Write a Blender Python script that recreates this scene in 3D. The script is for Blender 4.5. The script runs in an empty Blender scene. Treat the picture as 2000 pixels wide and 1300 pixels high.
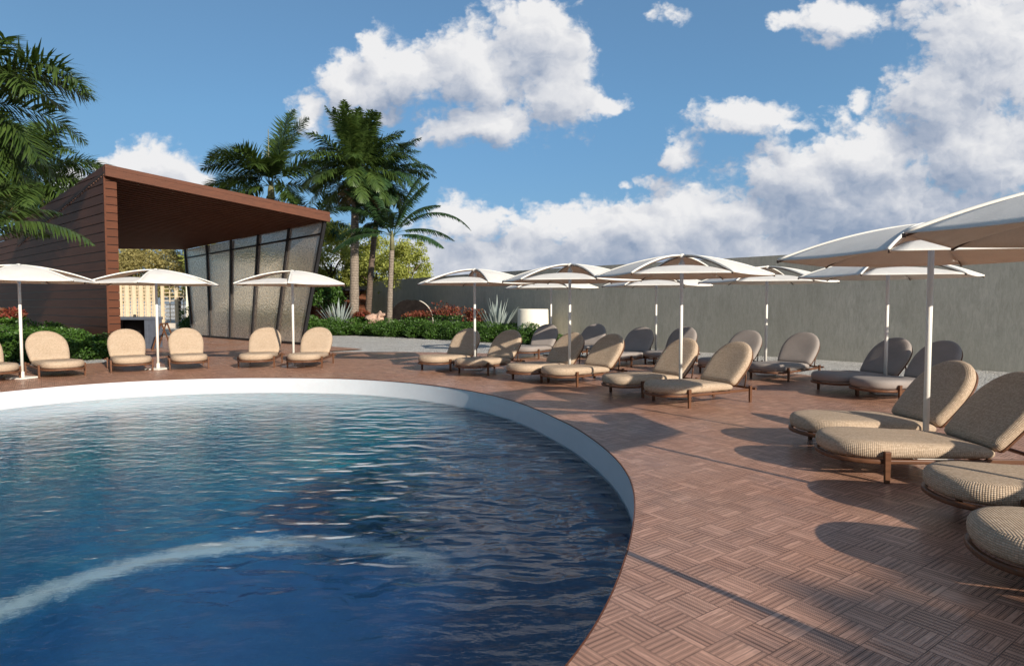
import bpy, math, random
import numpy as np
from mathutils import Vector, Matrix

R = math.radians
rng = random.Random(7)
scene = bpy.context.scene
col = scene.collection

# ------------------------------------------------------------------ camera model (only used to read ground points off the photo)
F, CAMH, PITCH = 1250.0, 1.7, math.atan(58 / 1250.0)


def ray(px, py):
    a, b = (px - 1000) / F, (650 - py) / F
    c, s = math.cos(PITCH), math.sin(PITCH)
    return Vector((a, c + b * s, -s + b * c))


def at(px, py, z=0.0):
    d = ray(px, py)
    t = (z - CAMH) / d.z
    return Vector((d.x * t, d.y * t, z))


def atY(px, py, Y):
    d = ray(px, py)
    t = Y / d.y
    return Vector((d.x * t, Y, CAMH + d.z * t))


# ------------------------------------------------------------------ scene helpers
def tag(o, label=None, cat=None, group=None, kind=None):
    if label: o['label'] = label
    if cat: o['category'] = cat
    if group: o['group'] = group
    if kind: o['kind'] = kind
    return o


def empty(name, loc=(0, 0, 0), rz=0.0):
    o = bpy.data.objects.new(name, None)
    o.location = loc
    o.rotation_euler = (0, 0, rz)
    o.empty_display_size = .2
    col.objects.link(o)
    return o


def children(o):
    return [c for c in bpy.data.objects if c.parent == o]


def copy_tree(o, parent=None):
    c = o.copy()
    col.objects.link(c)
    c.parent = parent
    for ch in children(o):
        copy_tree(ch, c)
    return c


class MB:
    def __init__(self):
        self.v, self.f, self.uv = [], [], {}

    def add(self, verts, faces, uvs=None):
        b = len(self.v)
        self.v.extend([tuple(p) for p in verts])
        for i, f in enumerate(faces):
            if uvs: self.uv[len(self.f)] = uvs[i]
            self.f.append(tuple(b + k for k in f))

    def box(self, c, s, rot=None):
        hx, hy, hz = s[0] / 2, s[1] / 2, s[2] / 2
        vs = [Vector((x, y, z)) for x in (-hx, hx) for y in (-hy, hy) for z in (-hz, hz)]
        if rot: vs = [rot @ v for v in vs]
        c = Vector(c)
        self.add([v + c for v in vs], [(0, 1, 3, 2), (4, 6, 7, 5), (0, 4, 5, 1), (2, 3, 7, 6), (0, 2, 6, 4), (1, 5, 7, 3)])

    def hexa(self, p):     # eight corners: bottom 4 (ccw), top 4 (ccw)
        self.add(p, [(3, 2, 1, 0), (4, 5, 6, 7), (0, 1, 5, 4), (1, 2, 6, 5), (2, 3, 7, 6), (3, 0, 4, 7)])

    def bar(self, a, b, w, h, w2=None, h2=None, up=Vector((0, 0, 1))):
        a, b = Vector(a), Vector(b)
        d = (b - a).normalized()
        if abs(d.dot(up)) > .98: up = Vector((1, 0, 0))
        x = d.cross(up).normalized()
        y = x.cross(d).normalized()
        w2, h2 = w2 or w, h2 or h
        p = []
        for c, ww, hh in ((a, w, h), (b, w2, h2)):
            p += [c - x * ww / 2 - y * hh / 2, c + x * ww / 2 - y * hh / 2, c + x * ww / 2 + y * hh / 2, c - x * ww / 2 + y * hh / 2]
        self.hexa(p)

    def tube(self, pts, r, n=10, cap=True):
        pts = [Vector(p) for p in pts]
        rs = r if isinstance(r, (list, tuple)) else [r] * len(pts)
        b = len(self.v)
        up = Vector((0.13, 0.21, 1)).normalized()
        vs = []
        for i, p in enumerate(pts):
            d = (pts[min(i + 1, len(pts) - 1)] - pts[max(i - 1, 0)]).normalized()
            if abs(d.dot(up)) > .999: x = Vector((1, 0, 0))
            else: x = d.cross(up).normalized()
            y = x.cross(d)
            for k in range(n):
                a = 2 * math.pi * k / n
                vs.append(p + (x * math.cos(a) + y * math.sin(a)) * rs[i])
        fs = []
        m = len(pts)
        for i in range(m - 1):
            for k in range(n):
                fs.append((i * n + k, i * n + (k + 1) % n, (i + 1) * n + (k + 1) % n, (i + 1) * n + k))
        if cap:
            fs.append(tuple(range(n))[::-1])
            fs.append(tuple((m - 1) * n + k for k in range(n)))
        self.add(vs, fs)

    def build(self, name, mat, parent=None, smooth=False, bevel=0, auto=None):
        me = bpy.data.meshes.new(name)
        me.from_pydata(self.v, [], self.f)
        if self.uv:
            l = me.uv_layers.new(name='UVMap')
            for p in me.polygons:
                u = self.uv.get(p.index)
                if u:
                    for k, li in enumerate(p.loop_indices):
                        l.data[li].uv = u[k]
        me.materials.append(mat)
        if smooth:
            for p in me.polygons: p.use_smooth = True
        me.update()
        o = bpy.data.objects.new(name, me)
        col.objects.link(o)
        o.parent = parent
        if bevel:
            m = o.modifiers.new('bevel', 'BEVEL')
            m.width = bevel
            m.segments = 2
            m.limit_method = 'ANGLE'
        return o


def np_mesh(name, V, Fq, mat, parent=None, smooth=False):
    """mesh from numpy: V (n,3), Fq (m,4)"""
    me = bpy.data.meshes.new(name)
    n, m = len(V), len(Fq)
    k = Fq.shape[1]
    me.vertices.add(n)
    me.vertices.foreach_set('co', V.astype(np.float32).ravel())
    me.loops.add(m * k)
    me.loops.foreach_set('vertex_index', Fq.astype(np.int32).ravel())
    me.polygons.add(m)
    me.polygons.foreach_set('loop_start', np.arange(0, m * k, k, dtype=np.int32))
    me.polygons.foreach_set('loop_total', np.full(m, k, dtype=np.int32))
    if smooth: me.polygons.foreach_set('use_smooth', np.ones(m, dtype=bool))
    me.materials.append(mat)
    me.update(calc_edges=True)
    me.validate()
    o = bpy.data.objects.new(name, me)
    col.objects.link(o)
    o.parent = parent
    return o


# ------------------------------------------------------------------ material helpers
class NT:
    def __init__(self, name):
        self.m = bpy.data.materials.new(name)
        self.m.use_nodes = True
        self.t = self.m.node_tree
        self.t.nodes.clear()
        self.out = self.t.nodes.new('ShaderNodeOutputMaterial')

    def n(self, typ, ins=None, **kw):
        return mk(self.t, typ, ins, **kw)


def mk(t, typ, ins=None, **kw):
    nd = t.nodes.new(typ)
    for k, v in kw.items(): setattr(nd, k, v)
    for k, v in (ins or {}).items():
        sock = nd.inputs[k]
        if isinstance(v, bpy.types.NodeSocket): t.links.new(v, sock)
        elif isinstance(v, bpy.types.Node): t.links.new(v.outputs[0], sock)
        else: sock.default_value = v
    return nd


def M(t, op, a, b=None, c=None, clamp=False):
    ins = {0: a}
    if b is not None: ins[1] = b
    if c is not None: ins[2] = c
    return mk(t, 'ShaderNodeMath', ins, operation=op, use_clamp=clamp).outputs[0]


def VM(t, op, a, b=None, out=0):
    ins = {0: a}
    if b is not None: ins[1] = b
    return mk(t, 'ShaderNodeVectorMath', ins, operation=op).outputs[out]


def mixc(t, f, a, b, blend='MIX'):
    nd = mk(t, 'ShaderNodeMix', data_type='RGBA', blend_type=blend)
    for i, v in ((0, f), (6, a), (7, b)):
        s = nd.inputs[i]
        if isinstance(v, bpy.types.NodeSocket): t.links.new(v, s)
        elif i and len(v) == 3: s.default_value = (*v, 1)
        else: s.default_value = v
    return nd.outputs[2]


def mapr(t, v, a, b, c=0., d=1., smooth=False):
    nd = mk(t, 'ShaderNodeMapRange', {0: v, 1: a, 2: b, 3: c, 4: d})
    if smooth: nd.interpolation_type = 'SMOOTHSTEP'
    return nd.outputs[0]


def pos(t):
    return mk(t, 'ShaderNodeNewGeometry').outputs['Position']


def objc(t):
    return mk(t, 'ShaderNodeTexCoord').outputs['Object']


def noise(t, vec, scale, detail=4, rough=.55, dist=0., out=0):
    return mk(t, 'ShaderNodeTexNoise', {'Vector': vec, 'Scale': scale, 'Detail': detail, 'Roughness': rough, 'Distortion': dist}).outputs[out]


def principled(a, color, rough=.6, normal=None, spec=.5, **kw):
    ins = {'Roughness': rough, 'Specular IOR Level': spec}
    if isinstance(color, bpy.types.NodeSocket): ins['Base Color'] = color
    else: ins['Base Color'] = (*color, 1)
    if normal is not None: ins['Normal'] = normal
    ins.update(kw)
    p = a.n('ShaderNodeBsdfPrincipled', ins)
    return p


def finish(a, sh):
    a.t.links.new(sh.outputs[0] if isinstance(sh, bpy.types.Node) else sh, a.out.inputs[0])
    return a.m


def bump(t, h, strength=.5, dist=.01):
    return mk(t, 'ShaderNodeBump', {'Height': h, 'Strength': strength, 'Distance': dist}).outputs[0]


def simple(name, c, rough=.6, var=.12, scale=6., bs=.15, bd=.004, spec=.4, metal=0.):
    a = NT(name)
    t = a.t
    p = objc(t)
    n1 = noise(t, p, scale, 5)
    n2 = noise(t, p, scale * 9, 3)
    f = M(t, 'ADD', M(t, 'MULTIPLY', n1, .7), M(t, 'MULTIPLY', n2, .3))
    lo = tuple(x * (1 - var) for x in c)
    hi = tuple(min(1, x * (1 + var)) for x in c)
    cc = mixc(t, mapr(t, f, .3, .7), lo, hi)
    return finish(a, principled(a, cc, rough, bump(t, n2, bs, bd), spec, Metallic=metal))


# ---- deck parquet
def mat_deck():
    a = NT('parquet_deck')
    t = a.t
    TS = .2205
    c0 = at(1246, 1257)
    p = VM(t, 'SUBTRACT', pos(t), (c0.x, c0.y, 0))
    rt = mk(t, 'ShaderNodeVectorRotate', {'Vector': p, 'Angle': -R(36.2)}, rotation_type='Z_AXIS').outputs[0]
    g = VM(t, 'SCALE', rt)
    g.node.inputs['Scale'].default_value = 1 / TS
    sp = mk(t, 'ShaderNodeSeparateXYZ', {0: g})
    X, Y = sp.outputs[0], sp.outputs[1]
    fx, fy = M(t, 'FLOOR', X), M(t, 'FLOOR', Y)
    lx, ly = M(t, 'FRACT', X), M(t, 'FRACT', Y)
    par = M(t, 'FLOORED_MODULO', M(t, 'ADD', fx, fy), 2.)
    par = M(t, 'GREATER_THAN', par, .5)
    # across / along coordinates
    ac = mk(t, 'ShaderNodeMix', {0: par, 2: lx, 3: ly}).outputs[0]
    al = mk(t, 'ShaderNodeMix', {0: par, 2: ly, 3: lx}).outputs[0]
    NS = 6.
    s = M(t, 'MULTIPLY', ac, NS)
    si = M(t, 'FLOOR', s)
    sf = M(t, 'FRACT', s)
    wn = mk(t, 'ShaderNodeTexWhiteNoise', {'Vector': mk(t, 'ShaderNodeCombineXYZ', {0: fx, 1: fy, 2: si}).outputs[0]}, noise_dimensions='3D')
    rnd = wn.outputs['Value']
    wt = mk(t, 'ShaderNodeTexWhiteNoise', {'Vector': mk(t, 'ShaderNodeCombineXYZ', {0: fx, 1: fy, 2: 31.}).outputs[0]}, noise_dimensions='3D').outputs['Value']
    # wood grain along the slat
    gv = mk(t, 'ShaderNodeCombineXYZ', {0: M(t, 'ADD', M(t, 'MULTIPLY', ac, 26.), M(t, 'MULTIPLY', rnd, 57.)), 1: M(t, 'MULTIPLY', al, 2.2), 2: M(t, 'MULTIPLY', M(t, 'ADD', fx, M(t, 'MULTIPLY', fy, 7.)), 3.1)}).outputs[0]
    gr = noise(t, gv, 1.0, 5, .65, .5)
    big = noise(t, pos(t), .55, 4)
    c = mixc(t, mapr(t, gr, .25, .75), (.25, .110, .062), (.90, .53, .370))
    c = mixc(t, M(t, 'MULTIPLY', rnd, .70), c, (.36, .185, .118))
    c = mixc(t, M(t, 'MULTIPLY', wt, .25), c, (.66, .405, .285))
    c = mixc(t, mapr(t, big, .35, .65, 0, .45), c, (.47, .21, .115))
    stn = noise(t, pos(t), 2.3, 6, .7)
    c = mixc(t, mapr(t, stn, .54, .72, 0, .5), c, (.27, .165, .125))
    # slat gaps, tile joints and the fine dotted anti-slip grooves
    gap = M(t, 'LESS_THAN', M(t, 'MINIMUM', sf, M(t, 'SUBTRACT', 1., sf)), mapr(t, rnd, 0., 1., .055, .105))
    gap = M(t, 'MULTIPLY', gap, mapr(t, rnd, 0, 1, .55, 1.))
    ed = M(t, 'MINIMUM', M(t, 'MINIMUM', lx, M(t, 'SUBTRACT', 1., lx)), M(t, 'MINIMUM', ly, M(t, 'SUBTRACT', 1., ly)))
    joint = M(t, 'MULTIPLY', M(t, 'LESS_THAN', ed, .013), mapr(t, noise(t, pos(t), 3.1, 3), .35, .6, .35, .95))
    gro = M(t, 'FRACT', M(t, 'ADD', M(t, 'MULTIPLY', sf, 2.), .5))
    gro = M(t, 'LESS_THAN', M(t, 'MINIMUM', gro, M(t, 'SUBTRACT', 1., gro)), .125)
    dots = M(t, 'LESS_THAN', M(t, 'FRACT', M(t, 'MULTIPLY', al, 18.)), .6)
    gro = M(t, 'MULTIPLY', M(t, 'MULTIPLY', gro, dots), M(t, 'GREATER_THAN', rnd, .12))
    dk = M(t, 'MAXIMUM', M(t, 'MAXIMUM', gap, joint), M(t, 'MULTIPLY', gro, .9))
    c = mixc(t, M(t, 'MULTIPLY', dk, .90), c, (.020, .010, .007))
    h = M(t, 'SUBTRACT', M(t, 'MULTIPLY', gr, .25), dk)
    rough = mapr(t, big, .3, .7, .24, .40)
    rough = M(t, 'ADD', rough, M(t, 'MULTIPLY', dk, .3))
    return finish(a, principled(a, c, rough, bump(t, h, .45, .003), .5))


def wood(name, c, along=2, scale=1., rough=.5, dark=.5, knots=0.):
    """grain runs along the axis `along` of the object's own coordinates"""
    a = NT(name)
    t = a.t
    s = [14., 14., 14.]
    s[along] = .9
    p = VM(t, 'MULTIPLY', objc(t), tuple(x * scale for x in s))
    isl = mk(t, 'ShaderNodeNewGeometry').outputs['Random Per Island']
    p = VM(t, 'ADD', p, mk(t, 'ShaderNodeCombineXYZ', {0: M(t, 'MULTIPLY', isl, 37.), 1: M(t, 'MULTIPLY', isl, 91.), 2: 0.}).outputs[0])
    g = noise(t, p, 1., 6, .62, .6)
    big = noise(t, objc(t), .9, 3)
    cc = mixc(t, mapr(t, g, .28, .72), tuple(x * dark for x in c), tuple(min(1, x * 1.25) for x in c))
    cc = mixc(t, mapr(t, big, .35, .7, 0, .3), cc, tuple(x * .6 for x in c))
    cc = mixc(t, M(t, 'MULTIPLY', isl, .45), cc, tuple(x * .62 for x in c))
    if knots:
        vo = mk(t, 'ShaderNodeTexVoronoi', {'Vector': objc(t), 'Scale': knots}).outputs['Distance']
        cc = mixc(t, mapr(t, vo, .05, .09, .8, 0.), cc, (.02, .009, .005))
    return finish(a, principled(a, cc, rough, bump(t, g, .25, .003), .25))


def mat_wicker():
    a = NT('woven_wicker')
    t = a.t
    uv = mk(t, 'ShaderNodeTexCoord').outputs['UV']
    ns = noise(t, uv, 7., 3, .6, 0, 1)
    w = VM(t, 'ADD', uv, VM(t, 'MULTIPLY', VM(t, 'SUBTRACT', ns, (.5, .5, .5)), (.012, .012, 0)))
    sp = mk(t, 'ShaderNodeSeparateXYZ', {0: w})
    K = 58.
    U, V = M(t, 'MULTIPLY', sp.outputs[0], K), M(t, 'MULTIPLY', sp.outputs[1], K * 1.15)
    su = M(t, 'ABSOLUTE', M(t, 'SINE', M(t, 'MULTIPLY', U, math.pi)))
    sv = M(t, 'ABSOLUTE', M(t, 'SINE', M(t, 'MULTIPLY', V, math.pi)))
    par = M(t, 'GREATER_THAN', M(t, 'FLOORED_MODULO', M(t, 'ADD', M(t, 'FLOOR', U), M(t, 'FLOOR', V)), 2.), .5)
    over = mk(t, 'ShaderNodeMix', {0: par, 2: su, 3: sv}).outputs[0]
    hole = M(t, 'MULTIPLY', mapr(t, su, 0., .42, 1., 0.), 1.)
    hole2 = mapr(t, sv, 0., .42, 1., 0.)
    h = M(t, 'MULTIPLY', M(t, 'ADD', su, sv), .5)
    cell = mk(t, 'ShaderNodeTexWhiteNoise', {'Vector': mk(t, 'ShaderNodeCombineXYZ', {0: M(t, 'FLOOR', U), 1: M(t, 'FLOOR', V), 2: 0.}).outputs[0]}, noise_dimensions='3D').outputs['Value']
    row = mk(t, 'ShaderNodeTexWhiteNoise', {'W': M(t, 'FLOOR', V)}, noise_dimensions='1D').outputs['Value']
    big = noise(t, uv, 3.5, 4, .6)
    c = mixc(t, cell, (.43, .315, .215), (.67, .515, .370))
    c = mixc(t, M(t, 'MULTIPLY', row, .28), c, (.34, .235, .14))
    c = mixc(t, mapr(t, big, .3, .75, 0., .35), c, (.58, .460, .340))
    dk = M(t, 'MAXIMUM', M(t, 'MULTIPLY', hole2, .88), M(t, 'MULTIPLY', M(t, 'MULTIPLY', hole, mapr(t, sv, .1, .7, 1., .55)), .55))
    dk = M(t, 'MULTIPLY', dk, mapr(t, cell, 0., 1., .55, 1.))
    c = mixc(t, dk, c, (.115, .072, .04))
    return finish(a, principled(a, c, .75, bump(t, h, .7, .008), .2))


def mat_fabric(name, c, wv=380., tr=0.):
    a = NT(name)
    t = a.t
    p = objc(t)
    n1 = noise(t, VM(t, 'MULTIPLY', p, (1., .25, 1.)), wv, 2)
    n2 = noise(t, p, 4., 5)
    n3 = noise(t, p, 70., 3)
    f = M(t, 'ADD', M(t, 'MULTIPLY', n1, .35), M(t, 'ADD', M(t, 'MULTIPLY', n2, .35), M(t, 'MULTIPLY', n3, .3)))
    cc = mixc(t, mapr(t, f, .3, .7), tuple(x * .82 for x in c), tuple(min(1, x * 1.12) for x in c))
    pr = principled(a, cc, .8, bump(t, n3, .35, .004), .2)
    if tr:
        tl = a.n('ShaderNodeBsdfTranslucent', {'Color': (c[0], c[1] * .82, c[2] * .62, 1)})
        mx = a.n('ShaderNodeMixShader', {0: tr, 1: pr.outputs[0], 2: tl.outputs[0]})
        return finish(a, mx)
    return finish(a, pr)


def mat_concrete():
    a = NT('raked_concrete')
    t = a.t
    p = pos(t)
    st = noise(t, VM(t, 'MULTIPLY', p, (1., 1., .22)), 15., 7, .78, .8)
    st2 = noise(t, VM(t, 'MULTIPLY', p, (1., 1., .30)), 34., 4, .75)
    big = noise(t, p, .5, 5, .6)
    c = mixc(t, mapr(t, st, .3, .7), (.36, .335, .275), (.57, .53, .44))
    c = mixc(t, mapr(t, big, .35, .7, 0., .5), c, (.365, .342, .265))
    z = mk(t, 'ShaderNodeSeparateXYZ', {0: p}).outputs[2]
    stain = M(t, 'MULTIPLY', mapr(t, noise(t, VM(t, 'MULTIPLY', p, (1., 1., .35)), 1.7, 5, .65), .5, .72), .4)
    c = mixc(t, stain, c, (.275, .258, .205))
    h = M(t, 'ADD', M(t, 'MULTIPLY', st, .7), M(t, 'MULTIPLY', st2, .5))
    return finish(a, principled(a, c, .85, bump(t, h, .32, .010), .2))


def mat_gravel():
    a = NT('pale_gravel')
    t = a.t
    p = pos(t)
    pd = VM(t, 'ADD', p, VM(t, 'MULTIPLY', noise(t, p, 6., 2, .5, 0, 1), (.05, .05, 0)))
    v1 = mk(t, 'ShaderNodeTexVoronoi', {'Vector': pd, 'Scale': 13.}, feature='DISTANCE_TO_EDGE').outputs['Distance']
    vc = mk(t, 'ShaderNodeTexVoronoi', {'Vector': pd, 'Scale': 13.})
    v2 = mk(t, 'ShaderNodeTexVoronoi', {'Vector': pd, 'Scale': 38.}, feature='DISTANCE_TO_EDGE').outputs['Distance']
    big = noise(t, p, .8, 4)
    rc = mk(t, 'ShaderNodeSeparateXYZ', {0: vc.outputs['Color']}).outputs[0]
    c = mixc(t, rc, (.66, .63, .57), (.90, .875, .82))
    c = mixc(t, mapr(t, big, .4, .7, 0., .3), c, (.45, .42, .36))
    c = mixc(t, mapr(t, v1, 0.0, .10, .80, 0.), c, (.14, .12, .095))
    c = mixc(t, mapr(t, v2, 0.0, .10, .3, 0.), c, (.2, .18, .15))
    h = M(t, 'ADD', mapr(t, v1, 0., .25), M(t, 'MULTIPLY', mapr(t, v2, 0., .2), .3))
    return finish(a, principled(a, c, .85, bump(t, h, .9, .04), .25))


def mat_water():
    a = NT('pool_water')
    t = a.t
    p = pos(t)
    sp = mk(t, 'ShaderNodeSeparateXYZ', {0: p})
    big = noise(t, p, .33, 3)
    # the swell is stronger in the lee of the right hand wall, the rest carries short choppy ripples
    rt = M(t, 'MULTIPLY', mapr(t, M(t, 'ADD', sp.outputs[0], M(t, 'MULTIPLY', big, 1.6)), -3.0, -.6, 0., 1., True), mapr(t, sp.outputs[1], 3.6, 5.0, .15, 1., True))
    n1 = noise(t, VM(t, 'MULTIPLY', p, (1., 1.9, 1.)), 2.3, 1, .4, .35)
    n2 = noise(t, VM(t, 'MULTIPLY', p, (1., 1.6, 1.)), 6., 2, .5, .5)
    n3 = noise(t, VM(t, 'MULTIPLY', p, (1., 1.4, 1.)), 17., 3, .6, .3)
    h = M(t, 'MULTIPLY', n1, mapr(t, rt, 0., 1., .010, .055))
    h = M(t, 'ADD', h, M(t, 'MULTIPLY', n2, mapr(t, rt, 0., 1., .0085, .0050)))
    h = M(t, 'ADD', h, M(t, 'MULTIPLY', n3, M(t, 'MULTIPLY', mapr(t, rt, 0., 1., .0036, .0008), mapr(t, big, .35, .6, .5, 1.2))))
    nm = bump(t, h, 1., 1.)
    bf = mk(t, 'ShaderNodeNewGeometry').outputs['Backfacing']
    fr = mk(t, 'ShaderNodeFresnel', {'IOR': mapr(t, bf, 0., 1., 1.37, 1 / 1.37), 'Normal': nm}).outputs[0]
    gl = a.n('ShaderNodeBsdfAnisotropic', {'Color': (1, 1, 1, 1), 'Roughness': .015, 'Normal': nm})
    rf = a.n('ShaderNodeBsdfRefraction', {'Color': (.84, .97, 1., 1), 'Roughness': 0., 'IOR': 1.33, 'Normal': nm})
    mx = a.n('ShaderNodeMixShader', {0: fr, 1: rf.outputs[0], 2: gl.outputs[0]})
    return finish(a, mx)


def pool_tile_colour(t, p):
    sp = mk(t, 'ShaderNodeSeparateXYZ', {0: p})
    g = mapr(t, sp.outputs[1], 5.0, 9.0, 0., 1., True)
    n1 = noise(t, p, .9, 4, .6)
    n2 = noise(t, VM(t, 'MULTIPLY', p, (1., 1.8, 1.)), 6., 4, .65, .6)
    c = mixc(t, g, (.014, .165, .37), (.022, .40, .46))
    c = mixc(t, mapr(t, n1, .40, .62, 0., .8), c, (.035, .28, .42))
    # dark reflections painted in by the right hand wall; the spa basin is tiled darker
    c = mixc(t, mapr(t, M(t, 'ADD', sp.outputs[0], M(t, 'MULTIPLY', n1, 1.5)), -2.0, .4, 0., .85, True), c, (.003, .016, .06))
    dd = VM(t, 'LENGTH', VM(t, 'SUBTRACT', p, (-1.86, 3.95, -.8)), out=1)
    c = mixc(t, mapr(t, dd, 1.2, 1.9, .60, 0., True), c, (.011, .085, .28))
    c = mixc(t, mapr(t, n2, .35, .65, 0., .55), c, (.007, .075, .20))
    br = mk(t, 'ShaderNodeTexBrick', {'Vector': p, 'Scale': 14., 'Mortar Size': .03, 'Color1': (1, 1, 1, 1), 'Color2': (.8, .85, .9, 1), 'Mortar': (.6, .65, .7, 1)}, offset=0.)
    return mixc(t, .5, c, br.outputs[0], 'MULTIPLY'), dd


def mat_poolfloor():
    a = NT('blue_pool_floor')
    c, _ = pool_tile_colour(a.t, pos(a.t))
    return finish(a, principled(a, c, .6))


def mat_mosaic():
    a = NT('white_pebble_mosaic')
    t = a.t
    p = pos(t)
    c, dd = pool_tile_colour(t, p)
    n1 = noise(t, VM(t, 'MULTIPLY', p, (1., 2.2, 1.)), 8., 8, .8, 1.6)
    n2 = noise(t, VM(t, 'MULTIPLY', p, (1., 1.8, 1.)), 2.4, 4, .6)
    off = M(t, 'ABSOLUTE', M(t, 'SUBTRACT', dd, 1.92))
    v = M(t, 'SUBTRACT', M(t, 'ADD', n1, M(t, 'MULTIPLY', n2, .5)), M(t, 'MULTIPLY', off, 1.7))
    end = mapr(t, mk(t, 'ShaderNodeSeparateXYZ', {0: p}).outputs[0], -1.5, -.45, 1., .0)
    c = mixc(t, M(t, 'MULTIPLY', mapr(t, v, .38, .66, 0., .95), end), c, (.80, .83, .85))  # fade and break-up painted in for reflections and ripples over the rim
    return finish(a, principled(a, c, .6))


def mat_leaf(name, c1, c2, tr=.3, rough=.45, spec=.4):
    a = NT(name)
    t = a.t
    isl = mk(t, 'ShaderNodeNewGeometry').outputs['Random Per Island']
    n1 = noise(t, pos(t), 2.2, 3)
    f = M(t, 'ADD', M(t, 'MULTIPLY', isl, .6), M(t, 'MULTIPLY', mapr(t, n1, .3, .7), .4))
    c = mixc(t, f, c1, c2)
    pr = principled(a, c, rough, None, spec)
    hs = mixc(t, .5, c, (c2[0] * 1.3, c2[1] * 1.2, c2[2] * .6))
    tl = a.n('ShaderNodeBsdfTranslucent', {'Color': hs})
    return finish(a, a.n('ShaderNodeMixShader', {0: tr, 1: pr.outputs[0], 2: tl.outputs[0]}))


def mat_trunk(name, c, ring=7.):
    a = NT(name)
    t = a.t
    p = objc(t)
    z = mk(t, 'ShaderNodeSeparateXYZ', {0: p}).outputs[2]
    n1 = noise(t, p, 9., 5, .65)
    zz = M(t, 'ADD', M(t, 'MULTIPLY', z, ring), M(t, 'MULTIPLY', n1, .7))
    fr = M(t, 'FRACT', zz)
    rg = M(t, 'LESS_THAN', fr, .22)
    c_ = mixc(t, mapr(t, n1, .3, .7), tuple(x * .6 for x in c), tuple(x * 1.2 for x in c))
    c_ = mixc(t, M(t, 'MULTIPLY', rg, .6), c_, tuple(x * .3 for x in c))
    h = M(t, 'ADD', n1, M(t, 'MULTIPLY', fr, .6))
    return finish(a, principled(a, c_, .9, bump(t, h, .8, .03), .15))


def mat_glass():
    a = NT('hammered_glass')
    t = a.t
    p = pos(t)
    vo = mk(t, 'ShaderNodeTexVoronoi', {'Vector': p, 'Scale': 12.}).outputs['Distance']
    n1 = noise(t, p, 21., 3, .7)
    nm = bump(t, M(t, 'ADD', vo, M(t, 'MULTIPLY', n1, .5)), .6, .02)
    sp = mapr(t, M(t, 'ADD', M(t, 'MULTIPLY', vo, .6), M(t, 'MULTIPLY', n1, .6)), .38, .62)
    rf = a.n('ShaderNodeBsdfRefraction', {'Color': (.93, .88, .80, 1), 'Roughness': .30, 'IOR': 1.08, 'Normal': nm})
    tl = a.n('ShaderNodeBsdfTranslucent', {'Color': (.62, .57, .50, 1), 'Normal': nm})
    df = a.n('ShaderNodeBsdfDiffuse', {'Color': mixc(t, sp, (.16, .13, .10), (.92, .76, .57)), 'Normal': nm})
    gl = a.n('ShaderNodeBsdfAnisotropic', {'Color': (.9, .9, .9, 1), 'Roughness': .12, 'Normal': nm})
    m1 = a.n('ShaderNodeMixShader', {0: .46, 1: rf.outputs[0], 2: df.outputs[0]})
    m2 = a.n('ShaderNodeMixShader', {0: .12, 1: m1.outputs[0], 2: tl.outputs[0]})
    fr = mk(t, 'ShaderNodeFresnel', {'IOR': 1.45, 'Normal': nm}).outputs[0]
    m3 = a.n('ShaderNodeMixShader', {0: M(t, 'MULTIPLY', fr, .35), 1: m2.outputs[0], 2: gl.outputs[0]})
    return finish(a, m3)


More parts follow.
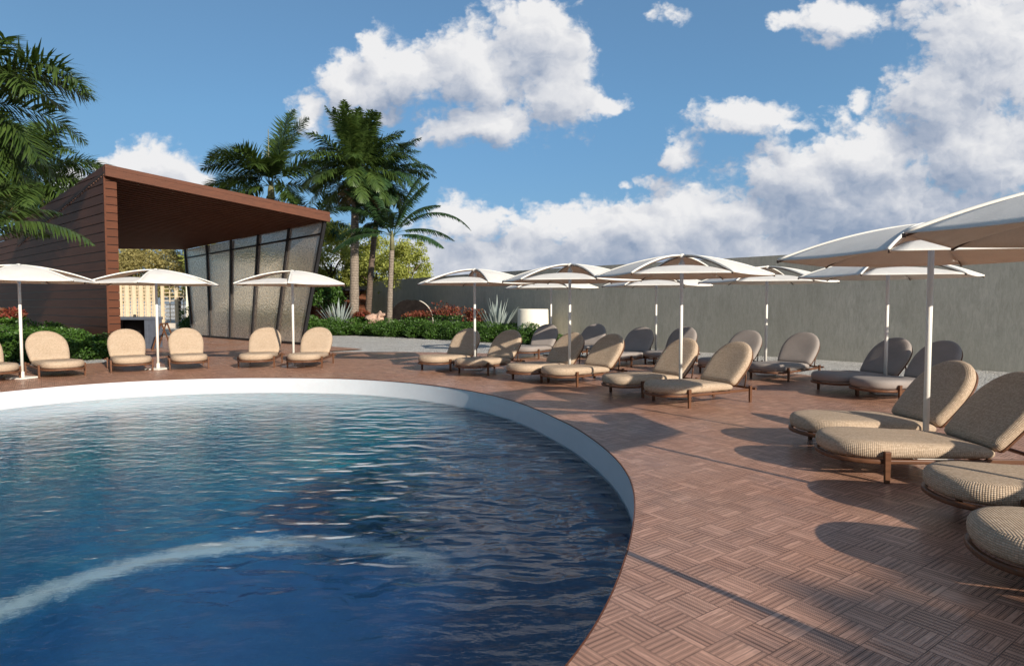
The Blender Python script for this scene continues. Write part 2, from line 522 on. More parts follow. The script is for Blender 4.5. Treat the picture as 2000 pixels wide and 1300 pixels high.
MT = dict(
    deck=mat_deck(),
    lounger_wood=wood('walnut_brown_wood', (.165, .072, .036), 0, 2., .42),
    cedar=wood('stained_cedar_planks', (.080, .028, .012), 1, 1., .62, .55, knots=2.1),
    cedar_x=wood('stained_cedar_fascia', (.118, .036, .014), 0, 1., .62, .7, knots=1.3),
    soffit=wood('dark_slatted_cedar', (.130, .052, .028), 0, 1., .6, .5),
    mosaic=mat_mosaic(),
    roof_dark=simple('dark_roof_board', (.030, .016, .011), .8, .2),
    wicker=mat_wicker(),
    grey=mat_fabric('grey_outdoor_fabric', (.300, .258, .228)),
    canopy=mat_fabric('cream_canopy_fabric', (.82, .775, .70), 300., .12),
    cream=simple('cream_powder_coat', (.80, .76, .68), .4, .05, 3., .05, .001),
    white=simple('white_pool_plaster', (.66, .66, .67), .5, .05, 1.6, .10, .004),
    brown_metal=simple('brown_rib_metal', (.10, .065, .045), .5, .15),
    black_metal=simple('black_window_metal', (.018, .017, .018), .45, .2),
    concrete=mat_concrete(),
    gravel=mat_gravel(),
    water=mat_water(),
    floor=mat_poolfloor(),
    glass=mat_glass(),
    hedge=mat_leaf('hedge_leaves', (.022, .062, .010), (.095, .19, .028), .25),
    palm=mat_leaf('palm_leaves', (.028, .060, .014), (.105, .160, .036), .28, .4),
    palm_dark=mat_leaf('palm_leaves_bluish', (.018, .050, .018), (.060, .115, .040), .25, .4),
    dead=mat_leaf('dead_palm_leaves', (.10, .065, .035), (.24, .165, .09), .2, .8, .1),
    yellow=mat_leaf('yellow_green_leaves', (.20, .235, .05), (.52, .54, .15), .45, .6, .2),
    tan=mat_leaf('dry_olive_leaves', (.14, .13, .04), (.50, .42, .17), .35, .6, .2),
    red=mat_leaf('red_tipped_leaves', (.07, .075, .02), (.33, .055, .045), .3, .5),
    agave=mat_leaf('blue_grey_agave', (.22, .27, .25), (.44, .49, .46), .08, .5),
    trunk=mat_trunk('palm_trunk_bark', (.29, .235, .185)),
    trunk_dark=mat_trunk('dark_palm_bark', (.17, .125, .095)),
    bark=mat_trunk('brown_tree_bark', (.14, .10, .07), 1.3),
    petiole=simple('palm_crownshaft', (.16, .15, .07), .6, .3),
    rock=simple('pink_sandstone', (.52, .34, .25), .85, .35, 3., .9, .05),
    shell=simple('dark_weathered_steel', (.014, .011, .010), .95, .5, 5., .6, .02, .1),
    rim=simple('pale_shell_rim', (.55, .50, .42), .7, .1),
    planter=simple('cream_stucco', (.80, .74, .60), .8, .06, 5., .3, .005),
    trellis=simple('cream_painted_timber', (.66, .53, .36), .65, .1),
    counter=simple('slate_grey_counter', (.10, .115, .145), .45, .2),
    shed=wood('red_brown_shed_boards', (.19, .070, .034), 0, 1., .6),
    patio=simple('pale_stone_patio', (.50, .44, .37), .8, .15, 2., .3, .004),
    soil=simple('dark_planting_soil', (.05, .04, .03), .95, .4, 4., .8, .02),
)

# ------------------------------------------------------------------ ground, deck, pool
PC = Vector((-5.6, 7.2, 0))
edge_px = [(0, 764.6), (100, 754.2), (230.7, 745), (415, 737.8), (554, 737), (700, 739.5), (850, 752), (957, 770), (1068.5, 809), (1157.8, 858),
           (1211, 903), (1236, 943), (1241, 975), (1233.6, 1023), (1225, 1080), (1180, 1180), (1127, 1300)]
pol = []
for q in edge_px:
    w = at(*q) - PC
    pol.append((math.atan2(w.y, w.x), math.hypot(w.x, w.y)))
pol.sort()
ang = np.array([p[0] for p in pol])
rad = np.array([p[1] for p in pol])
ang = np.concatenate([ang, [R(155), R(185), R(215), R(250), R(275)]])
rad = np.concatenate([rad, [5.6, 5.6, 6.0, 7.0, 7.5]])
o_ = np.argsort(ang)
ang, rad = ang[o_], rad[o_]
aa = np.concatenate([ang - 2 * math.pi, ang, ang + 2 * math.pi])
rr = np.concatenate([rad, rad, rad])
NP = 360
ths = np.linspace(-math.pi, math.pi, NP, endpoint=False)
r_in = np.interp(ths, aa, rr)
ker = np.hanning(23)
ker /= ker.sum()
r_in = np.convolve(np.concatenate([r_in[-40:], r_in, r_in[:40]]), ker, 'same')[40:-40]
pool = [Vector((PC.x + r * math.cos(a), PC.y + r * math.sin(a), 0)) for a, r in zip(ths, r_in)]
oa = np.array([R(x) for x in (-180, -90, -40, 0, 16, 45, 70, 92, 106, 120, 150, 180)])
orr = np.array([14., 15.5, 15.5, 14.6, 14.3, 15.4, 15.3, 15.2, 14.6, 12.4, 12.6, 14.])
r_out = np.interp(ths, oa, orr)
r_out = np.convolve(np.concatenate([r_out[-40:], r_out, r_out[:40]]), ker, 'same')[40:-40]
outer = [Vector((PC.x + r * math.cos(a), PC.y + r * math.sin(a), 0)) for a, r in zip(ths, r_out)]
WZ = -.35


def ring(name, a, b, za, zb, mat):
    m = MB()
    n = len(a)
    m.add([(p.x, p.y, za) for p in a] + [(p.x, p.y, zb) for p in b], [(i, n + i, n + (i + 1) % n, (i + 1) % n) for i in range(n)])
    return m.build(name, mat)


def scaled(loop, d):
    return [PC + (p - PC) * (1 + d / (p - PC).length) for p in loop]


m = MB()
n = NP
lp = [(pool, 0.0), (outer, 0.0), (outer, -.12)]
vs = [(p.x, p.y, z) for l, z in lp for p in l]
fs = []
for k in range(2):
    for i in range(n):
        j = (i + 1) % n
        fs.append((k * n + i, (k + 1) * n + i, (k + 1) * n + j, k * n + j))
m.add(vs, fs)
tag(m.build('pool_deck', MT['deck']), kind='structure')
# thin timber lip round the pool
m = MB()
lip_o, lip_i = scaled(pool, -.003), scaled(pool, -.010)
vs = [(p.x, p.y, z) for l, z in ((lip_o, .002), (lip_i, .002), (lip_i, -.010), (lip_o, -.010)) for p in l]
fs = []
for k in range(4):
    for i in range(n):
        j = (i + 1) % n
        a_, b_ = k * n, ((k + 1) % 4) * n
        fs.append((a_ + i, a_ + j, b_ + j, b_ + i))
m.add(vs, fs)
tag(m.build('pool_edge_trim', MT['shed']), kind='structure')
tag(ring('pool_wall', scaled(pool, -.001), scaled(pool, -.001), -.0005, -.46, MT['white']), kind='structure')
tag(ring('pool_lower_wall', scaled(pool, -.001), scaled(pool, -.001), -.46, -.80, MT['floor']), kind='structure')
m = MB()
m.add([(p.x, p.y, -.80) for p in scaled(pool, -.003)], [tuple(range(n))])
tag(m.build('pool_floor', MT['floor']), kind='structure')
# submerged spa ring with a white mosaic rim
SC, SR = Vector((-1.86, 3.95, 0)), 1.92
m = MB()
k = 96
vs, fs = [], []
for i in range(k + 1):
    a = R(42) + R(170) * i / k
    w_ = .40
    for (r, z) in ((SR - w_, -.80), (SR - w_, -.796), (SR + w_, -.796), (SR + w_, -.80)): vs.append((SC.x + r * math.cos(a), SC.y + r * math.sin(a), z))
for i in range(k):
    for q in range(3):
        fs.append((i * 4 + q, i * 4 + q + 1, (i + 1) * 4 + q + 1, (i + 1) * 4 + q))
m.add(vs, fs)
sr = m.build('submerged_ring', MT['mosaic'])
tag(sr, 'white curved rim under the water near the front of the pool', 'pool ledge')
# water
m = MB()
wl = scaled(pool, -.0035)
m.add([(p.x, p.y, WZ) for p in wl], [tuple(range(n))])
tag(m.build('water', MT['water']), kind='structure')
# ground sheet
m = MB()
big = [Vector((600 * math.cos(a), 600 * math.sin(a), 0)) for a in ths]
inn = scaled(outer, -.6)
m.add([(p.x, p.y, -.03) for p in inn] + [(p.x, p.y, -.03) for p in big], [(i, n + i, n + (i + 1) % n, (i + 1) % n) for i in range(n)])
tag(m.build('ground', MT['gravel']), kind='structure')

# ------------------------------------------------------------------ sun loungers
def lounger_outline(n=64, xt=-.43, xh=1.05, hw=.425):
    pts = []
    # foot half-ellipse from +y side to -y side, then straight sides to the hinge
    for i in range(n + 1):
        a = math.pi / 2 + math.pi * i / n
        ca, sa = math.cos(a), math.sin(a)
        e = .86
        pts.append((abs(ca) ** e * (xt) , math.copysign(abs(sa) ** e, sa) * hw))
    side = []
    m_ = 20
    for i in range(1, m_):
        f = i / m_
        side.append((xh * f, -hw * (1 - .07 * f ** 2)))
    end = []
    yh = hw * .93
    rr_ = .07
    for i in range(7):
        a = -math.pi / 2 + (math.pi / 2) * i / 6
        end.append((xh - rr_ + rr_ * math.cos(a), -yh + rr_ + rr_ * math.sin(a)))
    for i in range(1, 16): end.append((xh, -yh + rr_ + (2 * yh - 2 * rr_) * i / 16))
    for i in range(7):
        a = (math.pi / 2) * i / 6
        end.append((xh - rr_ + rr_ * math.cos(a), yh - rr_ + rr_ * math.sin(a)))
    back = [(x, -y) for x, y in reversed([s for s in side if s[0] < xh - rr_])]
    return pts + [s for s in side if s[0] < xh - rr_] + end + back


def back_outline(n=60, L=.90, hw=.435):
    pts = []
    r_ = .05
    w0 = hw * .93
    for i in range(7):
        a = -math.pi + (math.pi / 2) * i / 6
        pts.append((r_ + r_ * math.sin(a) if False else r_ - r_ * math.cos(math.pi / 2 * i / 6), 0))
    pts = []
    for i in range(15): pts.append((0, -w0 + .05 + (2 * w0 - .1) * i / 14))       # bottom edge
    pts += [(.015, w0 - .015), (.05, w0)]
    sL = .40
    for i in range(1, 14):
        f = i / 14
        pts.append((.05 + (sL - .05) * f, w0 + (hw - w0) * math.sin(f * math.pi / 2)))
    for i in range(n + 1):
        a = math.pi / 2 - math.pi * i / n
        sa, ca = math.sin(a), math.cos(a)
        pts.append((sL + (L - sL) * abs(ca) ** .92, math.copysign(abs(sa) ** .92, sa) * hw))
    for i in range(13, 0, -1):
        f = i / 14
        pts.append((.05 + (sL - .05) * f, -(w0 + (hw - w0) * math.sin(f * math.pi / 2))))
    pts += [(.05, -w0), (.015, -w0 + .015)]
    return pts


def pillow(outline, prof, cx, ax, ay, zfun, flip=False, uoff=0., planar=None):
    """rings of the outline inset by d at height z; prof = [(inset, z)], closed by a centre vertex on both ends"""
    mb = MB()
    n = len(outline)
    per = [0.]
    for i in range(n):
        a, b = outline[i], outline[(i + 1) % n]
        per.append(per[-1] + math.hypot(a[0] - b[0], a[1] - b[1]))
    vs, vv = [], [0.]
    for k, (d, z) in enumerate(prof):
        for (x, y) in outline:
            sx, sy = max(0.02, 1 - d / ax), max(0.02, 1 - d / ay)
            X, Yy = cx + (x - cx) * sx, y * sy
            vs.append((X, Yy, zfun(X, Yy, z)))
        if k: vv.append(vv[-1] + math.hypot(prof[k][0] - prof[k - 1][0], prof[k][1] - prof[k - 1][1]))
    fs, uv = [], []
    for k in range(len(prof) - 1):
        for i in range(n):
            j = (i + 1) % n
            f = (k * n + i, k * n + j, (k + 1) * n + j, (k + 1) * n + i)
            if prof[k][0] > .03 and prof[k][1] > 0 and planar is not None and k > len(prof) // 3:
                u = tuple((vs[q][0 if not planar else 1] + 9., vs[q][1 if not planar else 0] + 9.) for q in f)
                fs.append(f[::-1] if flip else f)
                uv.append(u[::-1] if flip else u)
                continue
            u = ((per[i] + uoff, vv[k]), (per[i + 1] + uoff, vv[k]), (per[i + 1] + uoff, vv[k + 1]), (per[i] + uoff, vv[k + 1]))
            fs.append(f[::-1] if flip else f)
            uv.append(u[::-1] if flip else u)
    fs.append(tuple(range(n))[::1 if flip else -1])
    uv.append([(0, 0)] * n)
    top = tuple((len(prof) - 1) * n + i for i in range(n))
    fs.append(top[::-1] if flip else top)
    uv.append([(vs[q][0 if not planar else 1] + 9., vs[q][1 if not planar else 0] + 9.) for q in fs[-1]])
    mb.add(vs, fs, uv)
    return mb


HINGE = Vector((1.025, 0, .315))
BANG = R(50)


def back_pt(l, w, t):
    """l up the panel, w across, t out of the front face"""
    c, s = math.cos(BANG), math.sin(BANG)
    return Vector((HINGE.x + l * c - t * s, w, HINGE.z + l * s + t * c))


def make_lounger(kind, label):
    root = empty('sun_lounger')
    tag(root, label, 'sun lounger')
    fab = MT['wicker'] if kind == 'wicker' else MT['grey']
    wd = MT['lounger_wood']
    z0, z1 = .225, .395
    h = z1 - z0

    def zf(x, y, z):
        f = max(0., (x - .35) / .6)
        top = (z - z0) / h
        return z - .055 * f * f * top - .02 * max(0, 1 - abs(x - .45) / .5) * top
    prof = [(.10, z0 + .004), (.045, z0), (.016, z0 + .018), (.003, z0 + .05), (0., z0 + .085), (.004, z0 + .115), (.018, z0 + .14), (.040, z0 + .157), (.075, z0 + .166), (.13, z0 + .170), (.2, z0 + .172), (.28, z0 + .172), (.36, z0 + .171), (.41, z0 + .171)]
    s = pillow(lounger_outline(), prof, .25, .73, .425, zf, planar=False)
    s.build('seat_cushion', fab, root, True)
    # backrest
    bp = [(.10, -.055), (.04, -.058), (.014, -.045), (.002, -.02), (0., .005), (.006, .03), (.022, .05), (.05, .062), (.09, .066), (.16, .064), (.25, .060), (.33, .058), (.40, .057)]
    b = pillow(back_outline(), bp, .40, .44, .43, lambda x, y, z: z + .03 * (y / .43) ** 2 * 0, False, 3., True)
    b.v = [tuple(back_pt(x, y, z)) for (x, y, z) in b.v]
    br = b.build('backrest', fab, root, True)
    # seat rail that follows the cushion
    mb = MB()
    ol = [p for p in lounger_outline() if p[0] < .97]
    k0 = next(i for i, p in enumerate(lounger_outline()) if p[0] >= .97) if True else 0
    full = lounger_outline()
    n_ = len(full)
    idx = [i for i in range(n_) if full[i][0] < .97]
    start = max(i for i in idx if i < n_ and full[i][1] < 0 and full[i][0] < .97)
    # order: from +y hinge side round the foot to -y hinge side
    plus = sorted([p for p in full if p[1] > 0 and 0 < p[0] < .97], key=lambda p: -p[0])
    foot = full[:65]
    minus = sorted([p for p in full if p[1] < 0 and 0 < p[0] < .97], key=lambda p: p[0])
    path = plus + foot + minus
    sec = [(-.026, .180), (.004, .180), (.010, .190), (.010, .212), (.004, .222), (-.026, .222)]
    vs = []
    for i, p in enumerate(path):
        a = Vector(path[max(i - 1, 0)] + (0,))
        c = Vector(path[min(i + 1, len(path) - 1)] + (0,))
        d = (c - a).normalized()
        nrm = Vector((d.y, -d.x, 0))
        if nrm.dot(Vector((p[0] - .25, p[1], 0))) < 0: nrm = -nrm
        for (o, z) in sec: vs.append((p[0] + nrm.x * o, p[1] + nrm.y * o, z))
    q = len(sec)
    fs = []
    for i in range(len(path) - 1):
        for k in range(q):
            fs.append((i * q + k, i * q + (k + 1) % q, (i + 1) * q + (k + 1) % q, (i + 1) * q + k))
    fs.append(tuple(range(q)))
    fs.append(tuple((len(path) - 1) * q + k for k in range(q)))
    mb.add(vs, fs)
    # rails from the hinge to the rear legs
    for sgn in (-1, 1):
        mb.bar((.93, sgn * .392, .205), (1.42, sgn * .405, .215), .036, .045)
        mb.bar((.99, sgn * .33, .20), (1.04, sgn * .33, .31), .03, .03)
    mb.build('seat_frame', wd, root, False, .004)
    for sgn in (-1, 1):
        l = MB()
        l.bar((0.005, sgn * .445, 0), (0, sgn * .449, .305), .034, .046, .044, .058)
        l.build('leg', wd, root, False, .005)
        l = MB()
        l.bar((1.385, sgn * .430, 0), (1.385, sgn * .432, .285), .034, .044, .040, .052)
        l.build('leg', wd, root, False, .005)
        s_ = MB()
        a = back_pt(.50, sgn * .30, -.06)
        b_ = Vector((1.33, sgn * .345, .235))
        mid = (a + b_) / 2 + Vector((.035, 0, -.03))
        s_.tube([a, mid, b_], .013, 8)
        s_.build('back_strut', wd, br, True)
    c = MB()
    c.tube([(1.44, -.50, .235), (1.44, .50, .235)], .020, 12)
    c.build('rear_dowel', wd, root)
    for cx_ in (.30, .93):
        c = MB()
        c.bar((cx_, -.40, .192), (cx_, .40, .192), .04, .03)
        c.build('crossbar', wd, root, False, .003)
    # dark strip of the back shell behind the cushion
    sh = MB()
    o = back_outline()
    vs = [tuple(back_pt(.02 + x * .965, y * .965, -.058)) for x, y in o] + [tuple(back_pt(.02 + x * .965, y * .965, -.078)) for x, y in o]
    k = len(o)
    sh.add(vs, [(i, (i + 1) % k, k + (i + 1) % k, k + i) for i in range(k)] + [tuple(range(k)), tuple(range(2 * k - 1, k - 1, -1))])
    sh.build('back_panel', wd, br)
    return root


def put(o, x, y, a, label, group):
    o.location = (x, y, 0)
    o.rotation_euler = (0, 0, R(a))
    tag(o, label, 'sun lounger', group)
    return o


def leg_origin(px, py, side, a):
    """origin from the pixel of a front leg; side -1 = the leg on the right of the head direction, +1 = left"""
    g = at(px, py)
    nx, ny = -math.sin(R(a)), math.cos(R(a))
    return g.x - side * .445 * nx, g.y - side * .445 * ny


wick = make_lounger('wicker', 'x')
grey = make_lounger('grey', 'x')
GB = 'beige wicker loungers by the pool'
GG = 'grey cushioned loungers by the wall'
first = {'w': wick, 'g': grey}
used = {'w': False, 'g': False}


def lounger(k, x, y, a, label):
    o = first[k] if not used[k] else copy_tree(first[k])
    used[k] = True
    return put(o, x, y, a, label, GB if k == 'w' else GG)


# right-hand beige row, nearest first
lounger('w', 3.22, 3.72, -19, 'beige wicker lounger with only its round foot showing, nearest the viewer')
lounger('w', 3.72, 4.92, -9, 'beige wicker lounger cut by the photo edge, a thin pole shadow across its seat')
lounger('w', 3.56, 6.42, -3, 'beige wicker lounger in front of the nearest pole, its long seat shown whole')
lounger('w', 3.76, 7.50, 4, 'beige wicker lounger just behind the nearest parasol pole, its shaded back edged with sun')
x, y = leg_origin(1346, 797, -1, 27)
lounger('w', x, y, 27, 'beige wicker lounger with sunlit back and shaded foot, right of a white pole')
x, y = leg_origin(1255, 777, -1, 31)
lounger('w', x, y, 31, 'beige wicker lounger with a white pole before its back, behind a foot in shade')
x, y = leg_origin(1127, 755, -1, 38)
lounger('w', x, y, 38, 'beige wicker lounger with a dark shadow band around its seat and a sunlit back edge')
x, y = leg_origin(1057, 747, -1, 43)
lounger('w', x, y, 43, 'beige wicker lounger with a pole before its shaded back, behind the seat with one band')
x, y = leg_origin(953, 733, -1, 54)
lounger('w', x, y, 54, 'beige wicker lounger with a diagonal sun stripe across its back, in front of the hedge')
x, y = leg_origin(879.6, 725, -1, 60)
lounger('w', x, y, 60, 'beige wicker lounger with a shaded brown back, last one before the open deck')
# far row along the back of the pool
x, y = leg_origin(561.6, 718.5, 1, 93)
lounger('w', x, y, 93, 'beige wicker lounger with the white pool edge in front and the gravel bed behind it')
x, y = leg_origin(466, 718.5, 1, 101)
lounger('w', x, y, 101, 'beige wicker lounger standing in front of the glass screen, left of the slim pole')
x, y = leg_origin(332, 722.7, 1, 120)
lounger('w', x, y, 120, 'beige wicker lounger right of the white pole before the open pavilion')
x, y = leg_origin(217.4, 728, 1, 126)
lounger('w', x, y, 126, 'beige wicker lounger in front of the dark counter at the pavilion post')
x, y = leg_origin(76.6, 739, 1, 138)
lounger('w', x, y, 138, 'beige wicker lounger in front of the green bushes under the timber wall')
x, y = leg_origin(39, 741, -1, 141)
lounger('w', x, y, 141, 'beige wicker lounger with only the end of its seat in view beside a pole')
# grey row
x, y = leg_origin(1757, 787, -1, 17)
lounger('g', x, y, 17, 'grey lounger partly behind the back of a beige one, its own back tipped with sun')
x, y = leg_origin(1598, 760, 1, 20)
lounger('g', x, y, 20, 'grey lounger with a narrow light streak on its dark back, behind a thin pole')
x, y = leg_origin(1539.6, 745.4, -1, 38)
lounger('g', x, y, 38, 'pale grey lounger with a fully sunlit back and open gravel behind')
x, y = leg_origin(1539.6, 745.4, -1, 38)
lounger('g', x - .80, y + 1.15, 42, 'grey lounger with a parasol pole standing before its back, next to the fully sunlit one')
g = at(1350, 712)
lounger('g', 4.08, 17.65, 48, 'grey lounger seen between two beige backs, upper part of its back in shadow')
x, y = leg_origin(1233, 717, -1, 52)
lounger('g', x, y, 52, 'grey lounger with an almost black back crossed by a pole and a thin light line')
g = at(1160, 700)
lounger('g', 1.95, 20.0, 56, 'grey lounger with a patchwork of sun and shade on its back')
x, y = leg_origin(1052, 701, -1, 60)
lounger('g', x, y, 60, 'grey lounger beside the end of the hedge with a diagonal light line on its back')

# ------------------------------------------------------------------ parasols
RU, HU, ZR = 1.55, 2.55, 2.19


def rib_z(f):
    return HU - (HU - ZR) * (f ** 1.75)


def make_umbrella():
    root = empty('garden_parasol')
    pl = MB()
    pl.tube([(0, 0, .03), (0, 0, HU - .06)], .031, 16)
    pl.tube([(0, 0, HU - .22), (0, 0, HU - .12)], .05, 16)
    pl.build('pole', MT['cream'], root, True)
    bs = MB()
    bs.box((0, 0, .022), (.44, .44, .035))
    bs.tube([(0, 0, .03), (0, 0, .16)], .042, 16)
    bs.build('base_plate', MT['cream'], root, False, .006)
    fi = MB()
    fi.tube([(0, 0, HU - .05), (0, 0, HU + .015), (0, 0, HU + .035)], [.07, .06, .02], 14)
    fi.build('finial', MT['cream'], root, True)
    NR = 16

    def rp(ang_, f):
        return Vector((RU * f * math.cos(ang_), RU * f * math.sin(ang_), rib_z(f)))
    for k in range(6):
        a0, a1 = R(60 * k - 30), R(60 * k + 30)
        vent = k % 2 == 0
        mb = MB()
        NW = 10
        f0 = .57 if vent else .02
        vs = []
        for i in range(NR + 1):
            f = f0 + (1 - f0) * i / NR
            p, q = rp(a0, f), rp(a1, f)
            if vent:
                g_ = (f - f0) / (1 - f0)
                zz = ZR + (HU - ZR) * .33 * (1 - g_ ** 1.3)
                p.z = q.z = zz
                # keep the lower flap inside the two ribs
                zlim = rib_z(f) - .012
                p.z = q.z = min(zz, zlim)
            for j in range(NW + 1):
                w = j / NW
                r_ = p.lerp(q, w)
                sag = math.sin(w * math.pi)
                if vent: r_.z += .028 * sag * (1 - (f - f0) / (1 - f0))
                else: r_.z += -.02 * sag * f + .035 * sag * f * (1 - f) * 2
                vs.append(r_)
        fs = [(i * (NW + 1) + j, (i + 1) * (NW + 1) + j, (i + 1) * (NW + 1) + j + 1, i * (NW + 1) + j + 1) for i in range(NR) for j in range(NW)]
        mb.add(vs, fs)
        o = mb.build('vent_flap' if vent else 'canopy_panel', MT['canopy'], root, True)
        so = o.modifiers.new('cloth', 'SOLIDIFY')
        so.thickness = .006
        so.offset = 0
        if not vent:      # bound edges of the three upper panels
            ed = MB()
            for a in (a0, a1):
                sgn = 1 if a == a0 else -1
                pts = [rp(a, f) + Vector((-math.sin(a) * sgn * .012, math.cos(a) * sgn * .012, .004)) for f in np.linspace(.04, 1.0, 18)]
                ed.tube(pts, .0165, 8)
            ed.build('edge_binding', MT['cream'], o, True)
    for k in range(6):
        a = R(60 * k - 30)
        rb = MB()
        pts = [rp(a, f) + Vector((0, 0, -.022)) for f in np.linspace(.03, .99, 14)]
        rb.tube(pts, .009, 6)
        e = rp(a, 1.0)
        rb.tube([e + Vector((0, 0, -.03)), e + Vector((0, 0, .0))], .014, 8)
        rb.build('rib', MT['brown_metal'], root, True)
    return root


PU = make_umbrella()
pu_used = False
GU = 'white parasols between the loungers'


def umbrella(x, y, va, label):
    """va = direction (degrees) of a vented side"""
    global pu_used
    o = PU if not pu_used else copy_tree(PU)
    pu_used = True
    o.location = (x, y, 0)
    o.rotation_euler = (0, 0, R(va))
    tag(o, label, 'parasol', GU)


umbrella(4.25, 4.12, 255, 'cream parasol nearest the viewer, only the left part of its canopy in view')
umbrella(4.55, 6.98, 255, 'cream parasol with a tall pole between the two long wicker loungers')
umbrella(3.04, 11.5, 255, 'cream parasol with a wide open vent facing the viewer and a fully sunlit pole')
umbrella(1.28, 14.2, 255, 'cream parasol whose pole is mostly shaded, its canopy overlapping another behind it')
umbrella(-.95, 16.3, 255, 'cream parasol standing in front of the flowers and the hedge')
u = at(566, 718)
umbrella(u.x, u.y + .3, 255, 'cream parasol standing in front of the glass screen')
u = at(309, 721)
umbrella(u.x, u.y, 255, 'cream parasol in front of the pavilion opening with a white square base')
u = at(44, 739)
umbrella(u.x, u.y, 255, 'cream parasol in front of the timber wall, cut by the photo edge')
umbrella(1.28, 21.0, 255, 'cream parasol half hidden behind another canopy, near the cream planter')
umbrella(4.14, 18.4, 255, 'cream parasol behind the widest open vented canopy, thin pole before a dark grey back')
umbrella(6.0, 15.1, 255, 'cream parasol in front of the concrete wall, pole between two pale grey loungers')
umbrella(7.03, 12.0, 255, 'cream parasol below the two big near canopies, pole at the grey pair')
umbrella(3.12, 1.2, 285, 'cream parasol outside the frame whose pole throws the shadow across the front deck')
umbrella(9.4, 9.0, 255, 'cream parasol outside the frame that shades the grey pair')

# ------------------------------------------------------------------ concrete wall
w_pts = []
A = at(1640, 703)
dirv = Vector((-.658, .753, 0))
Bp = A - dirv * 14
seg = [Bp, A]
P_ = A.copy()
a_ = math.atan2(dirv.y, dirv.x)
for i in range(60):
    w = min(1., max(0., (i - 10) / 16))
    ang_ = a_ - R(8.0) * w
    P_ = P_ + Vector((math.cos(ang_), math.sin(ang_), 0)) * .8
    seg.append(P_.copy())
m = MB()
H = 3.23
th = .3
vs = []
for i, p in enumerate(seg):
    d = (seg[min(i + 1, len(seg) - 1)] - seg[max(i - 1, 0)]).normalized()
    nb = Vector((d.y, -d.x, 0))
    if nb.dot(Vector((1, 1, 0))) < 0: nb = -nb
    q = p + nb * th
    vs += [(p.x, p.y, -.1), (p.x, p.y, H), (q.x, q.y, H), (q.x, q.y, -.1)]
fs = []
for i in range(len(seg) - 1):
    for k in range(4):
        fs.append((i * 4 + k, i * 4 + (k + 1) % 4, (i + 1) * 4 + (k + 1) % 4, (i + 1) * 4 + k))
m.add(vs, fs)
wall = m.build('concrete_wall', MT['concrete'])
tag(wall, 'long bare grey concrete wall behind the loungers', 'wall')

# ------------------------------------------------------------------ pavilion
PO = Vector((-8.56, 26.07, 0))
PUv = Vector((-.658, -.753, 0))
PV = Vector((-.753, .658, 0))
pav = empty('pavilion', PO, math.atan2(PV.y, PV.x) - math.pi / 2)
# local frame: +y runs back along the walls, -x runs to the timber wall
tag(pav, 'brown timber pavilion with a sloping roof and a leaning glass side', 'pavilion')


def L(u, v, z): return Vector((-u, v, z))


def ztop(v): return 6.12 - .083 * v


side = MB()
ph = .308
zc = 0.
while zc < 6.2:
    poly = [(0., zc + .015), (17., zc + .015), (17., zc + ph - .015), (0., zc + ph - .015)]
    out = []
    for i in range(4):
        p, q = poly[i], poly[(i + 1) % 4]
        ip, iq = p[1] <= ztop(p[0]), q[1] <= ztop(q[0])
        if ip: out.append(p)
        if ip != iq:
            fp, fq = p[1] - ztop(p[0]), q[1] - ztop(q[0])
            s = fp / (fp - fq)
            out.append((p[0] + (q[0] - p[0]) * s, p[1] + (q[1] - p[1]) * s))
    if len(out) >= 3:
        k = len(out)
        vs = [L(6.98, v, z) for v, z in out] + [L(6.94, v, z) for v, z in out]
        side.add(vs, [tuple(range(k)), tuple(range(2 * k - 1, k - 1, -1))] + [(i, k + i, k + (i + 1) % k, (i + 1) % k) for i in range(k)])
    zc += ph
side.build('timber_wall', MT['cedar'], pav)
core = MB()
core.hexa([L(6.935, .03, 0), L(6.63, .03, 0), L(6.63, 17, 0), L(6.935, 17, 0), L(6.935, .03, 5.8), L(6.63, .03, 5.8), L(6.63, 17, 4.4), L(6.935, 17, 4.4)])
core.build('wall_core', MT['black_metal'], pav)
endp = MB()
zc = 0.
while zc < 5.75:
    endp.box(L(6.775, 0.012, zc + .1285), (.33, .05, .232))
    endp.box(L(6.612, 6.0, zc + .1285), (.03, 11.9, .247)) if zc < 4.6 else None
    zc += .257
endp.build('end_cladding', MT['cedar_x'], pav)
tr = MB()
tr.box(L(6.97, -.008, 2.9), (.05, .07, 5.8))
tr.build('corner_trim', MT['cedar_x'], pav)


def bil(c, s, t):
    return (c[0] * (1 - s) + c[1] * s) * (1 - t) + (c[3] * (1 - s) + c[2] * s) * t


RT = [L(6.93, -.10, 6.10), L(-.10, -1.90, 5.20), L(-.10, 11.6, 4.86), L(6.93, 11.6, 5.13)]       # roof top FL FR BR BL
RB = [L(7.00, -.10, 5.80), L(-.04, -1.84, 4.86), L(-.04, 11.5, 4.48), L(7.00, 11.5, 4.14)]       # soffit
rf = MB()
G = 14
vs = [bil(RT, i / G, j / G) for j in range(G + 1) for i in range(G + 1)]
fs = [(j * (G + 1) + i, j * (G + 1) + i + 1, (j + 1) * (G + 1) + i + 1, (j + 1) * (G + 1) + i) for j in range(G) for i in range(G)]
nb = len(vs)
vs += [bil(RB, i / G, j / G) + Vector((0, 0, .06)) for j in range(G + 1) for i in range(G + 1)]
fs += [(nb + j * (G + 1) + i, nb + (j + 1) * (G + 1) + i, nb + (j + 1) * (G + 1) + i + 1, nb + j * (G + 1) + i + 1) for j in range(G) for i in range(G)]
bd = [i for i in range(G + 1)] + [j * (G + 1) + G for j in range(1, G + 1)] + [G * (G + 1) + i for i in range(G - 1, -1, -1)] + [j * (G + 1) for j in range(G - 1, 0, -1)]
for k in range(len(bd)):
    a, b = bd[k], bd[(k + 1) % len(bd)]
    fs.append((a, b, nb + b, nb + a))
rf.add(vs, fs)
roof = rf.build('roof', MT['roof_dark'], pav)
